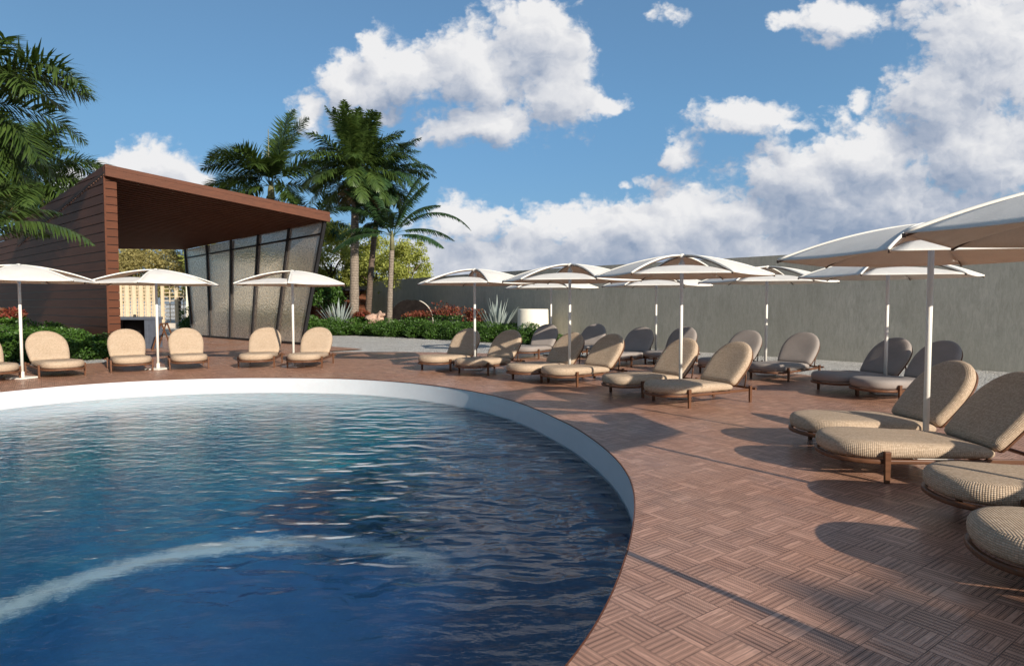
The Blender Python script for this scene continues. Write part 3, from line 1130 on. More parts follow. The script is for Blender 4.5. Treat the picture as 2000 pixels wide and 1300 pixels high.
sl = MB()
NSL = 46
for j in range(NSL):
    t0, t1 = (j + .10) / NSL, (j + .58) / NSL
    for i in range(8):
        s0, s1 = i / 8, (i + 1) / 8
        p = [bil(RB, s0, t0), bil(RB, s1, t0), bil(RB, s1, t1), bil(RB, s0, t1)]
        dn = Vector((0, 0, .05))
        sl.hexa([q.copy() for q in p] + [q + dn for q in p])
sl.build('soffit', MT['soffit'], roof)
fa = MB()
fd = (RT[1] - RT[0])
outn = Vector((0, -1, 0))


def fascia(h0, h1, proud):
    p = []
    for hh in (h0, h1):
        a = L(6.985, -.13, 6.145) + Vector((0, 0, hh * -.37))
        b = RT[1] + Vector((0, 0, hh * -.37))
        p.append((a, b))
    (a1, b1), (a0, b0) = p
    o = outn * proud
    bk = Vector((0, .04, 0))
    fa.hexa([a0 + o, b0 + o, b0 + bk, a0 + bk, a1 + o, b1 + o, b1 + bk, a1 + bk])


fascia(0, .335, .05)
fascia(.36, 1.0, .07)
fa.build('fascia', MT['cedar_x'], roof)
sf_ = MB()
for (q0, q1, off) in ((RT[1], RT[2], Vector((.04, 0, 0))),):
    dn = Vector((0, 0, -.34))
    sf_.hexa([q0 + dn, q1 + dn, q1 + dn + off, q0 + dn + off, q0 + Vector((0, 0, .01)), q1 + Vector((0, 0, .01)), q1 + off + Vector((0, 0, .01)), q0 + off + Vector((0, 0, .01))])
sf_.build('side_fascia', MT['cedar_x'], roof)
# glass side: mullions fan forward in the plane of the wall
NB = 5
bv = [10.5 * i / NB for i in range(NB + 1)]
tv = [-1.75 + (11.2 + 1.75) * i / NB for i in range(NB + 1)]
tz = [4.86 + (4.47 - 4.86) * i / NB for i in range(NB + 1)]
gscreen = MB()
gf = None
for i in range(NB + 1):
    mu = MB()
    mu.bar(L(0, bv[i], 0), L(0, tv[i], tz[i]), .11, .13, up=Vector((1, 0, 0)))
    mu.build('mullion', MT['black_metal'], pav)


def gp(i, s):
    i0 = int(math.floor(i))
    i0 = min(i0, NB - 1)
    f = i - i0
    a = L(0, bv[i0] + (bv[i0 + 1] - bv[i0]) * f, 0)
    b = L(0, tv[i0] + (tv[i0 + 1] - tv[i0]) * f, tz[i0] + (tz[i0 + 1] - tz[i0]) * f)
    return a.lerp(b, s)


S1 = .905
for nm_, s_, w_ in (('transom', S1, .07), ('bottom_rail', .012, .09)):
    rl = MB()
    rl.bar(gp(0.01, s_), gp(NB - .01, s_), w_, w_)
    rl.build(nm_, MT['black_metal'], pav)
for i in range(NB):
    for s0, s1 in ((.02, S1 - .006), (S1 + .006, .998)):
        g = MB()
        q = [gp(i + .02, s0), gp(i + .98, s0), gp(i + .98, s1), gp(i + .02, s1)]
        g.add(q, [(0, 1, 2, 3)])
        g.build('glass_pane', MT['glass'], pav)
# pavilion floor
m = MB()
q = [PO + PUv * 6.6 + PV * -3.8, PO + PUv * -.25 + PV * -3.8, PO + PUv * -.25 + PV * 10.9, PO + PUv * 6.6 + PV * 10.9]
m.add([(p.x, p.y, .004) for p in q], [(0, 1, 2, 3)])
tag(m.build('pavilion_floor', MT['deck']), kind='structure')
m = MB()
q = [PO + PUv * 9 + PV * 10.9, PO + PUv * -.25 + PV * 10.9, PO + PUv * -1.5 + PV * 34, PO + PUv * 9 + PV * 34]
m.add([(p.x, p.y, -.012) for p in q], [(0, 1, 2, 3)])
tag(m.build('patio', MT['patio']), kind='structure')

# dark counter inside the pavilion
c0 = at(289, 681)
cnt = empty('counter', (c0.x, c0.y, 0), R(-4))
tag(cnt, 'slate grey open fronted counter behind the pavilion post', 'counter')
m = MB()
m.box((-.85, .45, 1.13), (1.75, .95, .10))
m.build('counter_top', MT['counter'], cnt, False, .006)
m = MB()
m.box((-.06, .45, .54), (.12, .90, 1.08))
m.build('side_panel', MT['counter'], cnt, False, .006)
m = MB()
m.box((-1.60, .45, .54), (.12, .90, 1.08))
m.build('side_panel', MT['counter'], cnt, False, .006)
m = MB()
m.box((-.83, .86, .54), (1.40, .05, 1.08))
m.build('back_panel', MT['black_metal'], cnt)
m = MB()
m.tube([(-.62, .2, 1.18), (-.62, .2, 1.26), (-.62, .2, 1.28)], [.05, .05, .02], 10)
o = m.build('tap_head', MT['black_metal'])
o.parent = cnt
# folding stand
s0 = at(316, 684)
st = empty('folding_stand', (s0.x, s0.y, 0), R(8))
tag(st, 'dark wooden folding stand on the pavilion floor behind a pole', 'stand')
for dy in (0, .5):
    m = MB()
    m.bar((-.32, dy, 0), (-.02, dy, .96), .035, .045)
    m.build('leg', MT['lounger_wood'], st)
    m = MB()
    m.bar((.36, dy, 0), (.0, dy + .05, .96), .035, .045)
    m.build('leg', MT['lounger_wood'], st)
m = MB()
m.bar((0, -.05, .96), (0, .6, .96), .05, .05)
m.build('crossbar', MT['lounger_wood'], st)
m = MB()
m.bar((-.2, 0, .38), (-.2, .5, .38), .03, .03)
m.build('stretcher', MT['lounger_wood'], st)


# cream trellis screens behind the pavilion
def trellis(px0, px1, Y, ytop, colsz, label, wide, rows):
    a, b = atY(px0, 600, Y), atY(px1, 600, Y)
    top = atY(px0, ytop, Y).z
    W = b.x - a.x
    root = empty('trellis_screen', (a.x, Y, 0))
    tag(root, label, 'trellis', 'cream trellis screens behind the pavilion')
    m = MB()
    for i in range(colsz + 1):
        x = W * i / colsz
        m.box((x, 0, top / 2), (wide, .14, top))
    m.build('post_frame', MT['trellis'], root)
    m = MB()
    for r_ in range(rows + 1):
        m.box((W / 2, .03, .12 + (top - .16) * r_ / rows), (W, .05, .05))
    for i in range(colsz):
        x = W * (i + .5) / colsz
        m.box((x, .05, top / 2), (.05, .05, top))
    m.build('lattice', MT['trellis'], root)


trellis(222, 304, 47.0, 545, 6, 'cream trellis screen with broad uprights left of the pole', .26, 13)
trellis(318, 372, 47.6, 547, 2, 'cream trellis screen with an open square grid near the glass side', .20, 11)
m = MB()
a, b = atY(300, 640, 45.), atY(372, 640, 45.)
m.box(((a.x + b.x) / 2, 45., .14), (b.x - a.x + 1.2, .9, .34))
o = m.build('low_step', MT['patio'], None, False, .01)
tag(o, 'low grey stone step in front of the open cream trellis', 'step')

a, b = atY(366, 600, 41.5), atY(476, 600, 41.5)
m = MB()
m.box(((a.x + b.x) / 2, 41.5, 2.3), (b.x - a.x, .3, 4.6))
o = m.build('garden_wall', MT['planter'])
tag(o, 'cream garden wall blurred behind the hammered glass', 'wall')
# ------------------------------------------------------------------ vegetation
nr = np.random.default_rng(11)


def leaf_mesh(name, C, size, mat, parent=None, aspect=2.0, upbias=.3, squash=1.):
    """one bent leaf (two quads) per centre"""
    n = len(C)
    nrm = nr.normal(size=(n, 3))
    nrm[:, 2] += upbias
    nrm /= np.linalg.norm(nrm, axis=1)[:, None]
    t = nr.normal(size=(n, 3))
    t -= nrm * (t * nrm).sum(1)[:, None]
    t /= np.linalg.norm(t, axis=1)[:, None]
    b = np.cross(nrm, t)
    s = size * (.6 + .8 * nr.random(n))[:, None]
    w = s / aspect
    V = np.empty((n, 6, 3))
    V[:, 0] = C - t * s - b * w * .25
    V[:, 1] = C - t * s + b * w * .25
    V[:, 2] = C + b * w + nrm * s * .12
    V[:, 3] = C - b * w + nrm * s * .12
    V[:, 4] = C + t * s + b * w * .12 - nrm * s * .2
    V[:, 5] = C + t * s - b * w * .12 - nrm * s * .2
    V = V.reshape(-1, 3)
    k = np.arange(n) * 6
    Fq = np.stack([np.stack([k, k + 1, k + 2, k + 3], 1), np.stack([k + 3, k + 2, k + 4, k + 5], 1)], 1).reshape(-1, 4)
    return np_mesh(name, V, Fq, mat, parent)


def blob(n, rx, ry, rz, lumps=9, fill=.35, zmin=None):
    """points in a lumpy crown"""
    cs = []
    for i in range(lumps):
        d = nr.normal(size=3)
        d /= np.linalg.norm(d)
        if zmin is not None: d[2] = abs(d[2]) * .9 - .15
        cs.append((d * (.35 + .35 * nr.random()), .42 + .28 * nr.random()))
    cs.append((np.zeros(3), .6))
    pts = []
    per = n // len(cs) + 1
    for c, r in cs:
        d = nr.normal(size=(per, 3))
        d /= np.linalg.norm(d, axis=1)[:, None]
        rad_ = r * (1 - fill * nr.random(per) ** 1.5)
        pts.append(c + d * rad_[:, None])
    P = np.concatenate(pts)[:n] * np.array([rx, ry, rz])
    if zmin is not None: P = P[P[:, 2] > zmin]
    return P


def make_bush(w, h, n, mat, size):
    P = blob(n, w / 2 / .85, w / 2 / .85, h / 2 / .8, 10, .3)
    P[:, 2] += h * .5
    P = P[P[:, 2] > .0]
    root = empty('shrub')
    leaf_mesh('foliage', P, size, mat, root)
    st_ = MB()
    for i in range(5):
        a = i * 1.26
        st_.tube([(0, 0, -.03), (.12 * math.cos(a), .12 * math.sin(a), h * .35), (.25 * w * math.cos(a), .25 * w * math.sin(a), h * .62)], [.025, .018, .008], 5)
    st_.build('stem', MT['bark'], root)
    return root


bush_protos = [make_bush(1.5, .95, 5200, MT['hedge'], .046) for _ in range(3)]
bush_used = [False] * 3
_bi = 0


def bush(x, y, sx, sz, rz, label, group, cat='shrub'):
    global _bi
    i = _bi % 3
    _bi += 1
    o = bush_protos[i] if not bush_used[i] else copy_tree(bush_protos[i])
    bush_used[i] = True
    o.location = (x, y, -.03)
    o.scale = (sx, sx, sz)
    o.rotation_euler = (0, 0, rz)
    tag(o, label, cat, group)


HG = 'rounded shrubs of the hedge by the gravel'
hb = [(612, 653, 1.03, 0.95, 'clipped green shrub of the hedge touching the leaning glass side'),
      (648, 654, 1.03, 0.88, 'clipped green shrub of the hedge in front of the left agave'),
      (684, 654, 1.07, 0.83, 'clipped green shrub of the hedge below the thick palm trunk'),
      (722, 655, 1.03, 0.75, 'clipped low green shrub of the hedge in front of the pink rock'),
      (757, 657, 1.03, 0.83, 'clipped green shrub of the hedge below the short palm'),
      (790, 658, 1.03, 0.81, 'clipped green shrub of the hedge in front of the dark dome'),
      (826, 660, 1.03, 0.83, 'clipped green shrub of the hedge left of the largest red plant'),
      (860, 662, 0.99, 0.83, 'clipped green shrub of the hedge below the largest red plant'),
      (896, 664, 0.94, 0.81, 'clipped green shrub of the hedge behind the last beige wicker lounger'),
      (931, 666, 0.89, 0.81, 'clipped green shrub of the hedge behind a beige lounger with a parasol pole'),
      (966, 668, 0.85, 0.81, 'clipped green shrub of the hedge below the right agave'),
      (1000, 670, 0.82, 0.80, 'clipped green shrub of the hedge left of the cream planter'),
      (1034, 672, 0.76, 0.81, 'clipped green shrub of the hedge in front of the cream planter'),
      (1062, 674, 0.62, 0.70, 'clipped green shrub at the right end of the hedge'),
      (1096, 678, 0.41, 0.48, 'small green shrub alone at the wall past the end of the hedge')]
for px, py, sx, sz, lb in hb:
    g = at(px, py)
    d = (g - Vector((0, 0, 0))).normalized()
    bush(g.x + d.x * .75 * sx, g.y + d.y * .75 * sx, sx, sz, px, lb, HG)
LG = 'shrubs under the timber wall'
lb_ = [(-12, 708, 0.90, 0.97, 'dense green shrub under the timber wall behind the left pole'),
       (40, 708, 0.90, 0.92, 'dense green shrub behind the beige lounger next to the left pole'),
       (90, 706, 0.90, 0.92, 'dense green shrub directly behind the lounger that faces the timber wall'),
       (135, 703, 0.90, 0.84, 'dense green shrub between the two loungers left of the pavilion post'),
       (172, 701, 0.76, 0.71, 'dense green shrub nearest the pavilion post'),
       (15, 694, 0.95, 1.13, 'dense green shrub against the dark end of the timber wall'),
       (85, 690, 0.95, 0.97, 'dense green shrub close to the timber planks behind the others')]
for px, py, sx, sz, lb in lb_:
    g = at(px, py)
    bush(g.x, g.y + .5, sx, sz, px, lb, LG)
for px, lb in ((382, 'dark shrub blurred behind the rearmost glass panel'), (425, 'dark shrub blurred behind the second glass panel from the back'), (468, 'dark shrub blurred behind the middle glass panel'), (515, 'dark shrub blurred behind the glass panel next to the front one')):
    g = atY(px, 640, 38.5)
    bush(g.x, 38.5, 1.1, 1.35, px, lb, 'shrubs behind the glass screen')
# planting soil behind the hedge
m = MB()
s_pts = [at(600, 655), at(720, 655), at(800, 659), at(900, 664), at(1000, 670), at(1075, 676)]
vs = [(p.x, p.y + .35, -.024) for p in s_pts] + [(p.x * 1.0 + .0, p.y + 9, -.024) for p in s_pts]
k = len(s_pts)
m.add(vs, [(i, i + 1, k + i + 1, k + i) for i in range(k - 1)])
tag(m.build('planting_bed', MT['soil']), kind='structure')


# red-tipped plants
def red_plant(px, py, Y, w, h, label, z0=0.2):
    p = atY(px, py, Y)
    root = empty('red_leaf_shrub', (p.x, p.y, 0))
    tag(root, label, 'flowering shrub', 'red tipped shrubs behind the hedge')
    P = blob(1500, w / 1.7, w / 1.7, h / 1.6, 8, .3)
    P[:, 2] += p.z
    P = P[P[:, 2] > .1]
    cut = np.quantile(P[:, 2], .45)
    leaf_mesh('red_foliage', P[P[:, 2] > cut], .055, MT['red'], root)
    leaf_mesh('green_foliage', P[P[:, 2] <= cut], .055, MT['hedge'], root)
    s = MB()
    for i in range(4):
        a = i * 1.57 + .4
        s.tube([(0, 0, -.03), (w * .3 * math.cos(a), w * .3 * math.sin(a), p.z)], [.02, .008], 5)
    s.build('stem', MT['bark'], root)


red_plant(879, 612, 32.5, 1.75, 1.0, 'largest red tipped shrub rising above the hedge')
red_plant(925, 628, 30.6, 1.0, 1.0, 'red tipped shrub just behind a parasol pole at the hedge')
red_plant(712, 615, 35.8, 1.0, .7, 'small pinkish red shrub between the palm trunk and the pink rock')
red_plant(818, 618, 34.4, 1.7, .5, 'low red tipped shrub in front of the dark dome')
red_plant(8, 618, 19.6, .9, .5, 'red flowering shrub against the dark timber wall')


def agave(px, py, Y, h, nb_, label):
    p = atY(px, py, Y)
    root = empty('agave_plant', (p.x, p.y, max(0.0, p.z - h * .75)))
    tag(root, label, 'agave', 'blue grey agaves behind the hedge')
    mb = MB()
    for i in range(nb_):
        a = i * 2.399
        e = R(86 - 44 * (i / nb_) ** .8 + rng.uniform(-6, 6))
        l = h * rng.uniform(.75, 1.1) * (.8 + .3 * math.sin(e))
        w = .045 * h
        dx, dy = math.cos(a), math.sin(a)
        tn = Vector((-dy, dx, 0))
        pr = []
        for k in range(5):
            f = k / 4
            r_ = l * f
            c = Vector((dx * r_ * math.cos(e), dy * r_ * math.cos(e), r_ * math.sin(e)))
            ww = w * (1 - f ** 2.2) * (.7 + .6 * f) + .002
            up = Vector((-dx * math.sin(e), -dy * math.sin(e), math.cos(e)))
            pr.append([c - tn * ww, c - up * ww * .35, c + tn * ww])
        vs = [q for r3 in pr for q in r3]
        fs = []
        for k in range(4):
            for j in range(2): fs.append((k * 3 + j, k * 3 + j + 1, k * 3 + 4 + j, k * 3 + 3 + j))
        mb.add(vs, fs)
    mb.build('leaf_rosette', MT['agave'], root)


agave(662, 618, 36.2, 1.85, 46, 'spiky blue grey agave in front of the red brown shed')
agave(970, 616, 30.2, 1.85, 44, 'spiky blue grey agave left of the cream planter')


# palms ------------------------------------------------------------
def frond(az, e0, bend, Ln, leaf, npair, mat, plume=0., wid=.045, droop=.5, base=.18, name='frond', parent=None, twist=0.):
    """feather frond growing from the origin"""
    K = 26
    ds = Ln / K
    P, T = [np.zeros(3)], []
    for i in range(K):
        f = (i + .5) / K
        e = R(e0 - bend * f ** 1.25)
        a = R(az + twist * f)
        d = np.array([math.cos(a) * math.cos(e), math.sin(a) * math.cos(e), math.sin(e)])
        T.append(d)
        P.append(P[-1] + d * ds)
    T.append(T[-1])
    P, T = np.array(P), np.array(T)
    nl = npair * 2
    f = np.repeat(np.linspace(base, 1.0, npair), 2) + nr.normal(size=nl) * .004
    f = np.clip(f, 0, 1)
    sgn = np.tile([-1., 1.], npair)
    x = f * K
    i0 = np.minimum(x.astype(int), K - 1)
    w = (x - i0)[:, None]
    p = P[i0] * (1 - w) + P[i0 + 1] * w
    t = T[i0]
    up = np.array([0, 0, 1.])
    sd = np.cross(t, up)
    sd /= np.linalg.norm(sd, axis=1)[:, None] + 1e-6
    nm = np.cross(sd, t)
    roll = R(-15) + (nr.random(nl) - .35) * R(110) * plume
    lat = sd * (np.cos(roll) * sgn)[:, None] + nm * np.sin(roll)[:, None]
    fw = .45 + .55 * f
    d0 = lat + t * fw[:, None]
    d0 /= np.linalg.norm(d0, axis=1)[:, None]
    ll = leaf * (np.sin(np.clip((f - base) / (1 - base), 0, 1) * math.pi * .86 + .42) ** .7) * (.85 + .3 * nr.random(nl))
    d1 = d0 + np.array([0, 0, -1.]) * (droop * (.6 + .6 * nr.random(nl)))[:, None]
    d1 /= np.linalg.norm(d1, axis=1)[:, None]
    ww = np.cross(d0, nm)
    ww /= np.linalg.norm(ww, axis=1)[:, None] + 1e-6
    W = wid * .5
    m1 = p + d0 * (ll * .45)[:, None]
    m2 = m1 + d1 * (ll * .55)[:, None]
    V = np.empty((nl, 6, 3))
    V[:, 0], V[:, 1] = p - ww * W * .5, p + ww * W * .5
    V[:, 2], V[:, 3] = m1 + ww * W, m1 - ww * W
    V[:, 4], V[:, 5] = m2 + ww * W * .1, m2 - ww * W * .1
    k = np.arange(nl) * 6
    Fq = np.stack([np.stack([k, k + 1, k + 2, k + 3], 1), np.stack([k + 3, k + 2, k + 4, k + 5], 1)], 1).reshape(-1, 4)
    V = V.reshape(-1, 3)
    # rachis: four sided tapering rod
    rv, rfq = [], []
    for i in range(K + 1):
        r_ = .028 * (1 - .85 * i / K) * max(.6, Ln / 4)
        s_ = np.cross(T[i], up)
        s_ /= np.linalg.norm(s_) + 1e-6
        n_ = np.cross(s_, T[i])
        rv += [P[i] + s_ * r_, P[i] + n_ * r_ * .6, P[i] - s_ * r_, P[i] - n_ * r_ * .6]
    b = len(V)
    for i in range(K):
        for q in range(4): rfq.append((b + i * 4 + q, b + i * 4 + (q + 1) % 4, b + (i + 1) * 4 + (q + 1) % 4, b + (i + 1) * 4 + q))
    V = np.concatenate([V, np.array(rv)])
    Fq = np.concatenate([Fq, np.array(rfq)])
    return np_mesh(name, V, Fq, mat, parent)


def palm(name, base, top, r0, r1, fr, label, mat='palm', trunk='trunk', lean=(0, 0), skirt=0, shaft=.9, leaf=.75, npair=46, plume=.5, wid=.05, droop=.5, flare=1.3, spear=0.):
    root = empty(name, base)
    tag(root, label, 'palm tree', 'palms around the pool garden')
    tp = Vector((lean[0], lean[1], top))
    m = MB()
    pts, rs = [], []
    for i in range(15):
        f = i / 14
        pts.append(Vector((tp.x * f ** 1.5, tp.y * f ** 1.5, -.1 + (top + .1) * f)))
        rs.append((r0 + (r1 - r0) * f) * (flare if i == 0 else (1 + (flare - 1) * .4 if i == 1 else 1.)) * (1 + .04 * math.sin(i * 2.1)))
    m.tube(pts, rs, 14)
    m.build('trunk', MT[trunk], root, True)
    if shaft:
        m = MB()
        m.tube([tp - Vector((0, 0, .05)), tp + Vector((0, 0, shaft * .5)), tp + Vector((0, 0, shaft))], [r1 * 1.15, r1 * .95, r1 * .35], 10)
        m.build('crownshaft', MT['petiole'], root, True)
    if spear:
        m = MB()
        m.tube([tp + Vector((-.12, 0, shaft * .8)), tp + Vector((-.12, 0, shaft + spear))], [.05, .02], 6)
        m.build('unopened_leaf', MT['petiole'], root)
    org = tp + Vector((0, 0, shaft * .75))
    for q in fr:
        az, e0, bend, Ln = q[:4]
        o = frond(az, e0, bend, Ln, leaf * (q[4] if len(q) > 4 else 1.), int(npair * 1.5 * max(.6, Ln / 3.5)), MT[mat], plume, wid * 1.35, droop, parent=root, twist=rng.uniform(-14, 14))
        o.location = org + Vector((math.cos(R(az)) * r1 * .5, math.sin(R(az)) * r1 * .5, rng.uniform(-.15, .1)))
    for i in range(skirt):
        az = i * 360 / skirt + rng.uniform(-15, 15)
        o = frond(az, -30 + rng.uniform(-20, 20), 55, 1.7 + rng.uniform(-.3, .3), .5, 24, MT['dead'], .6, .04, .9, name='dead_frond', parent=root)
        o.location = org - Vector((0, 0, .35 + rng.uniform(0, .4)))


def ring_fronds(n, spec, jit=10):
    out = []
    for i in range(n):
        e0, bend, Ln = spec[i % len(spec)]
        out.append((i * 137.5 + rng.uniform(-jit, jit), e0 + rng.uniform(-7, 7), bend + rng.uniform(-12, 12), Ln * rng.uniform(.88, 1.1)))
    return out


# tall palm, thick pale trunk
b = atY(692, 640, 36.2)
tp = atY(697, 348, 36.2)
palm('palm_tree', (b.x, 36.2, -.03), tp.z - .4, .28, .20,
     ring_fronds(46, [(82, 34, 3.6), (62, 60, 3.8), (38, 75, 3.7), (12, 75, 3.5), (-10, 60, 3.1)]),
     'tallest palm with a thick pale trunk in front of the shed', 'palm', 'trunk', (.15, 0), 12, .9, .85, 46, .55, .055, .55, 1.5)
b = atY(718, 640, 38.0)
tp = atY(742, 360, 38.0)
palm('palm_tree', (b.x, 38.0, -.03), tp.z - .3, .19, .15,
     ring_fronds(38, [(72, 50, 3.4), (45, 75, 3.7), (18, 80, 3.5), (-10, 60, 3.1)]),
     'slim dark trunked palm beside the tallest one, its crown lower', 'palm_dark', 'trunk_dark', (tp.x - b.x, 0), 8, .8, .75, 42, .5, .05, .6)
# short palm with wide arching fronds
b = atY(760, 640, 34.8)
tp = atY(765, 486, 34.8)
palm('palm_tree', (b.x, 34.8, -.03), tp.z, .17, .12,
     [(176, 82, 38, 4.4), (190, 70, 55, 3.6), (10, 80, 34, 3.9, .8), (-8, 52, 108, 5.0, .62), (4, 22, 62, 3.5, .8), (-20, 12, 55, 3.3), (200, 10, 62, 3.4), (172, 28, 85, 2.9), (95, 60, 60, 3.2), (140, 45, 75, 3.0), (265, 62, 70, 2.4), (170, 72, 50, 4.2), (186, 84, 46, 4.0), (182, 58, 75, 3.4), (20, 66, 70, 3.4), (192, 30, 80, 3.2), (350, 74, 40, 3.6)],
     'short palm with bare arching fronds reaching right over the wall', 'palm_dark', 'trunk', (.2, 0), 0, 1.0, .80, 48, .15, .055, .75)
# bushy palm behind the roof
b = atY(534, 640, 43.)
tp = atY(533, 385, 43.)
palm('palm_tree', (b.x, 43., -.03), tp.z, .27, .22,
     [(178, 66, 95, 4.9), (200, 60, 100, 4.6), (165, 38, 95, 4.4), (185, 20, 50, 4.4), (190, 50, 85, 4.7), (60, 82, 24, 5.7), (30, 80, 36, 5.5), (95, 72, 50, 5.0), (5, 46, 70, 5.0), (-12, 32, 75, 5.0), (20, 15, 60, 4.6), (160, 0, 50, 3.6), (215, -5, 50, 3.4), (-40, 0, 60, 3.6), (270, 50, 80, 3.2), (240, 62, 70, 3.6), (300, 55, 70, 3.4)],
     'bushy foxtail palm rising behind the pavilion roof', 'palm', 'trunk_dark', (0, 0), 0, 1.1, 1.15, 84, 1., .06, .3, spear=3.4)
b = atY(610, 640, 47.)
palm('palm_tree', (b.x, 47., -.03), 6.6, .24, .2, ring_fronds(20, [(55, 70, 4.0), (30, 70, 4.0), (5, 55, 3.6)]),
     'half hidden palm between the roof end and the tallest palm', 'palm_dark', 'trunk_dark', (0, 0), 0, .9, .9, 46, .7, .055, .45)
b = atY(480, 640, 46.)
palm('palm_tree', (b.x, 46., -.03), 7.2, .24, .2, ring_fronds(14, [(50, 70, 3.6), (25, 70, 3.6), (5, 55, 3.2)]),
     'low palm crown showing just over the roof line', 'palm_dark', 'trunk_dark', (0, 0), 0, .9, .85, 46, .7, .055, .45)
# palms at the left edge
palm('palm_tree', (-25.0, 33.0, -.03), 7.4, .40, .34,
     ring_fronds(44, [(72, 60, 4.2), (50, 80, 4.5), (28, 85, 4.5), (5, 70, 4.2), (-18, 45, 3.6)]),
     'dense palm behind the timber wall with a rough brown trunk', 'palm', 'trunk_dark', (0, 0), 8, .8, 1.0, 54, .9, .055, .45)
palm('palm_tree', (-14.7, 17.3, -.03), 6.5, .26, .21,
     [(4, 50, 108, 3.9, 1.15), (12, 44, 95, 3.6, 1.1), (40, 55, 95, 3.3), (-24, 30, 80, 3.2), (25, 10, 60, 3.0), (-8, -20, 45, 2.9), (30, -25, 45, 2.8), (70, 45, 80, 3.2), (10, -42, 35, 2.6), (-15, -55, 25, 2.4), (28, -50, 30, 2.5), (60, -30, 40, 2.6)]
     + [(a_, e_, 75, 3.2) for a_, e_ in ((100, 50), (160, 55), (220, 50), (280, 45), (335, 50), (200, 75))],
     'tall palm mostly outside the left edge with a big arching frond against the sky', 'palm', 'trunk', (0, 0), 0, .9, .88, 58, .9, .046, .35)
palm('palm_tree', (-14.4, 16.3, -.03), 2.45, .20, .17,
     [(3, 34, 74, 3.9, 1.1), (20, 72, 70, 2.9), (-10, 66, 70, 2.4), (60, 45, 70, 2.8), (130, 45, 70, 2.8), (200, 45, 70, 2.8), (270, 45, 70, 2.8), (310, 45, 75, 2.4), (38, 55, 70, 2.8), (95, 65, 60, 2.8)],
     'low palm at the left edge with one long frond across the timber wall', 'palm', 'trunk', (0, 0), 0, .8, .72, 44, .25, .042, .65)


# broad-leaved trees
def tree(x, y, h, cw, ch, n, size, mat, label, zc):
    root = empty('garden_tree', (x, y, -.03))
    tag(root, label, 'tree', 'trees beyond the garden')
    m = MB()
    m.tube([(0, 0, -.1), (.1, 0, zc * .45), (-.05, .05, zc * .8), (0, 0, zc)], [.22, .17, .13, .06], 9)
    for i in range(7):
        a = i * .9 + rng.uniform(0, .5)
        z_ = zc * (.45 + .06 * i)
        m.tube([(0.03, 0, z_), (cw * .2 * math.cos(a), cw * .2 * math.sin(a), z_ + ch * .18), (cw * .42 * math.cos(a), cw * .42 * math.sin(a), z_ + ch * .3)], [.08, .05, .015], 6)
    m.build('trunk', MT['bark'], root, True)
    P = []
    NCl = 64
    for i in range(NCl):
        d = nr.normal(size=3)
        d /= np.linalg.norm(d)
        c = d * np.array([cw / 2, cw / 2, ch / 2]) * (.35 + .65 * nr.random() ** .6)
        r_ = (.11 + .12 * nr.random()) * cw
        q = nr.normal(size=(n // NCl, 3))
        q /= np.linalg.norm(q, axis=1)[:, None]
        P.append(c + q * (r_ * (1 - .92 * nr.random(len(q))))[:, None] * np.array([1, 1, .75]))
    P = np.concatenate(P)
    P[:, 2] += zc + ch * .05
    leaf_mesh('crown', P, size, mat, root, 1.8, .2)


p = atY(655, 520, 47.)
tree(p.x - .3, 47., 7, 5.2, 5.6, 19000, .075, MT['yellow'], 'yellow green tree beyond the wall next to the roof end', 4.6)
p = atY(735, 520, 46.)
tree(p.x, 46., 6, 4.6, 4.4, 15000, .075, MT['yellow'], 'yellow green tree beyond the wall behind the palm trunks', 3.9)
p = atY(795, 510, 41.)
tree(p.x - .2, 42.6, 5, 3.0, 4.0, 9000, .07, MT['yellow'], 'yellow tree hanging over the wall right of the short palm', 3.9)
p = atY(270, 515, 54.)
tree(p.x, 54., 6, 5.6, 4.8, 13000, .085, MT['tan'], 'olive tree behind the broad trellis seen under the roof', 4.2)
p = atY(345, 515, 53.)
tree(p.x, 53., 6, 4.4, 4.6, 10000, .085, MT['tan'], 'olive tree behind the grid trellis seen under the roof', 4.0)
p = atY(215, 515, 56.)
tree(p.x, 56., 6, 5.2, 5.2, 9000, .09, MT['tan'], 'olive tree half hidden by the pavilion post', 4.3)
p = atY(430, 560, 45.)
tree(p.x, 45., 6, 5.0, 4.2, 7000, .12, MT['yellow'], 'yellow green tree blurred behind the hammered glass', 3.6)
p = atY(545, 560, 46.)
tree(p.x, 46., 6, 5.4, 4.6, 7000, .12, MT['hedge'], 'dark green tree blurred behind the hammered glass', 3.4)
p = atY(640, 575, 40.)
tree(p.x, 40.2, 3, 2.0, 1.6, 3000, .08, MT['hedge'], 'small dark green tree in front of the shed', 2.0)

tree(15.15, -12.25, 7, 4.9, 2.5, 15000, .24, MT['hedge'], 'leafy tree behind the viewpoint whose soft shade covers the front deck corner', 5.7)

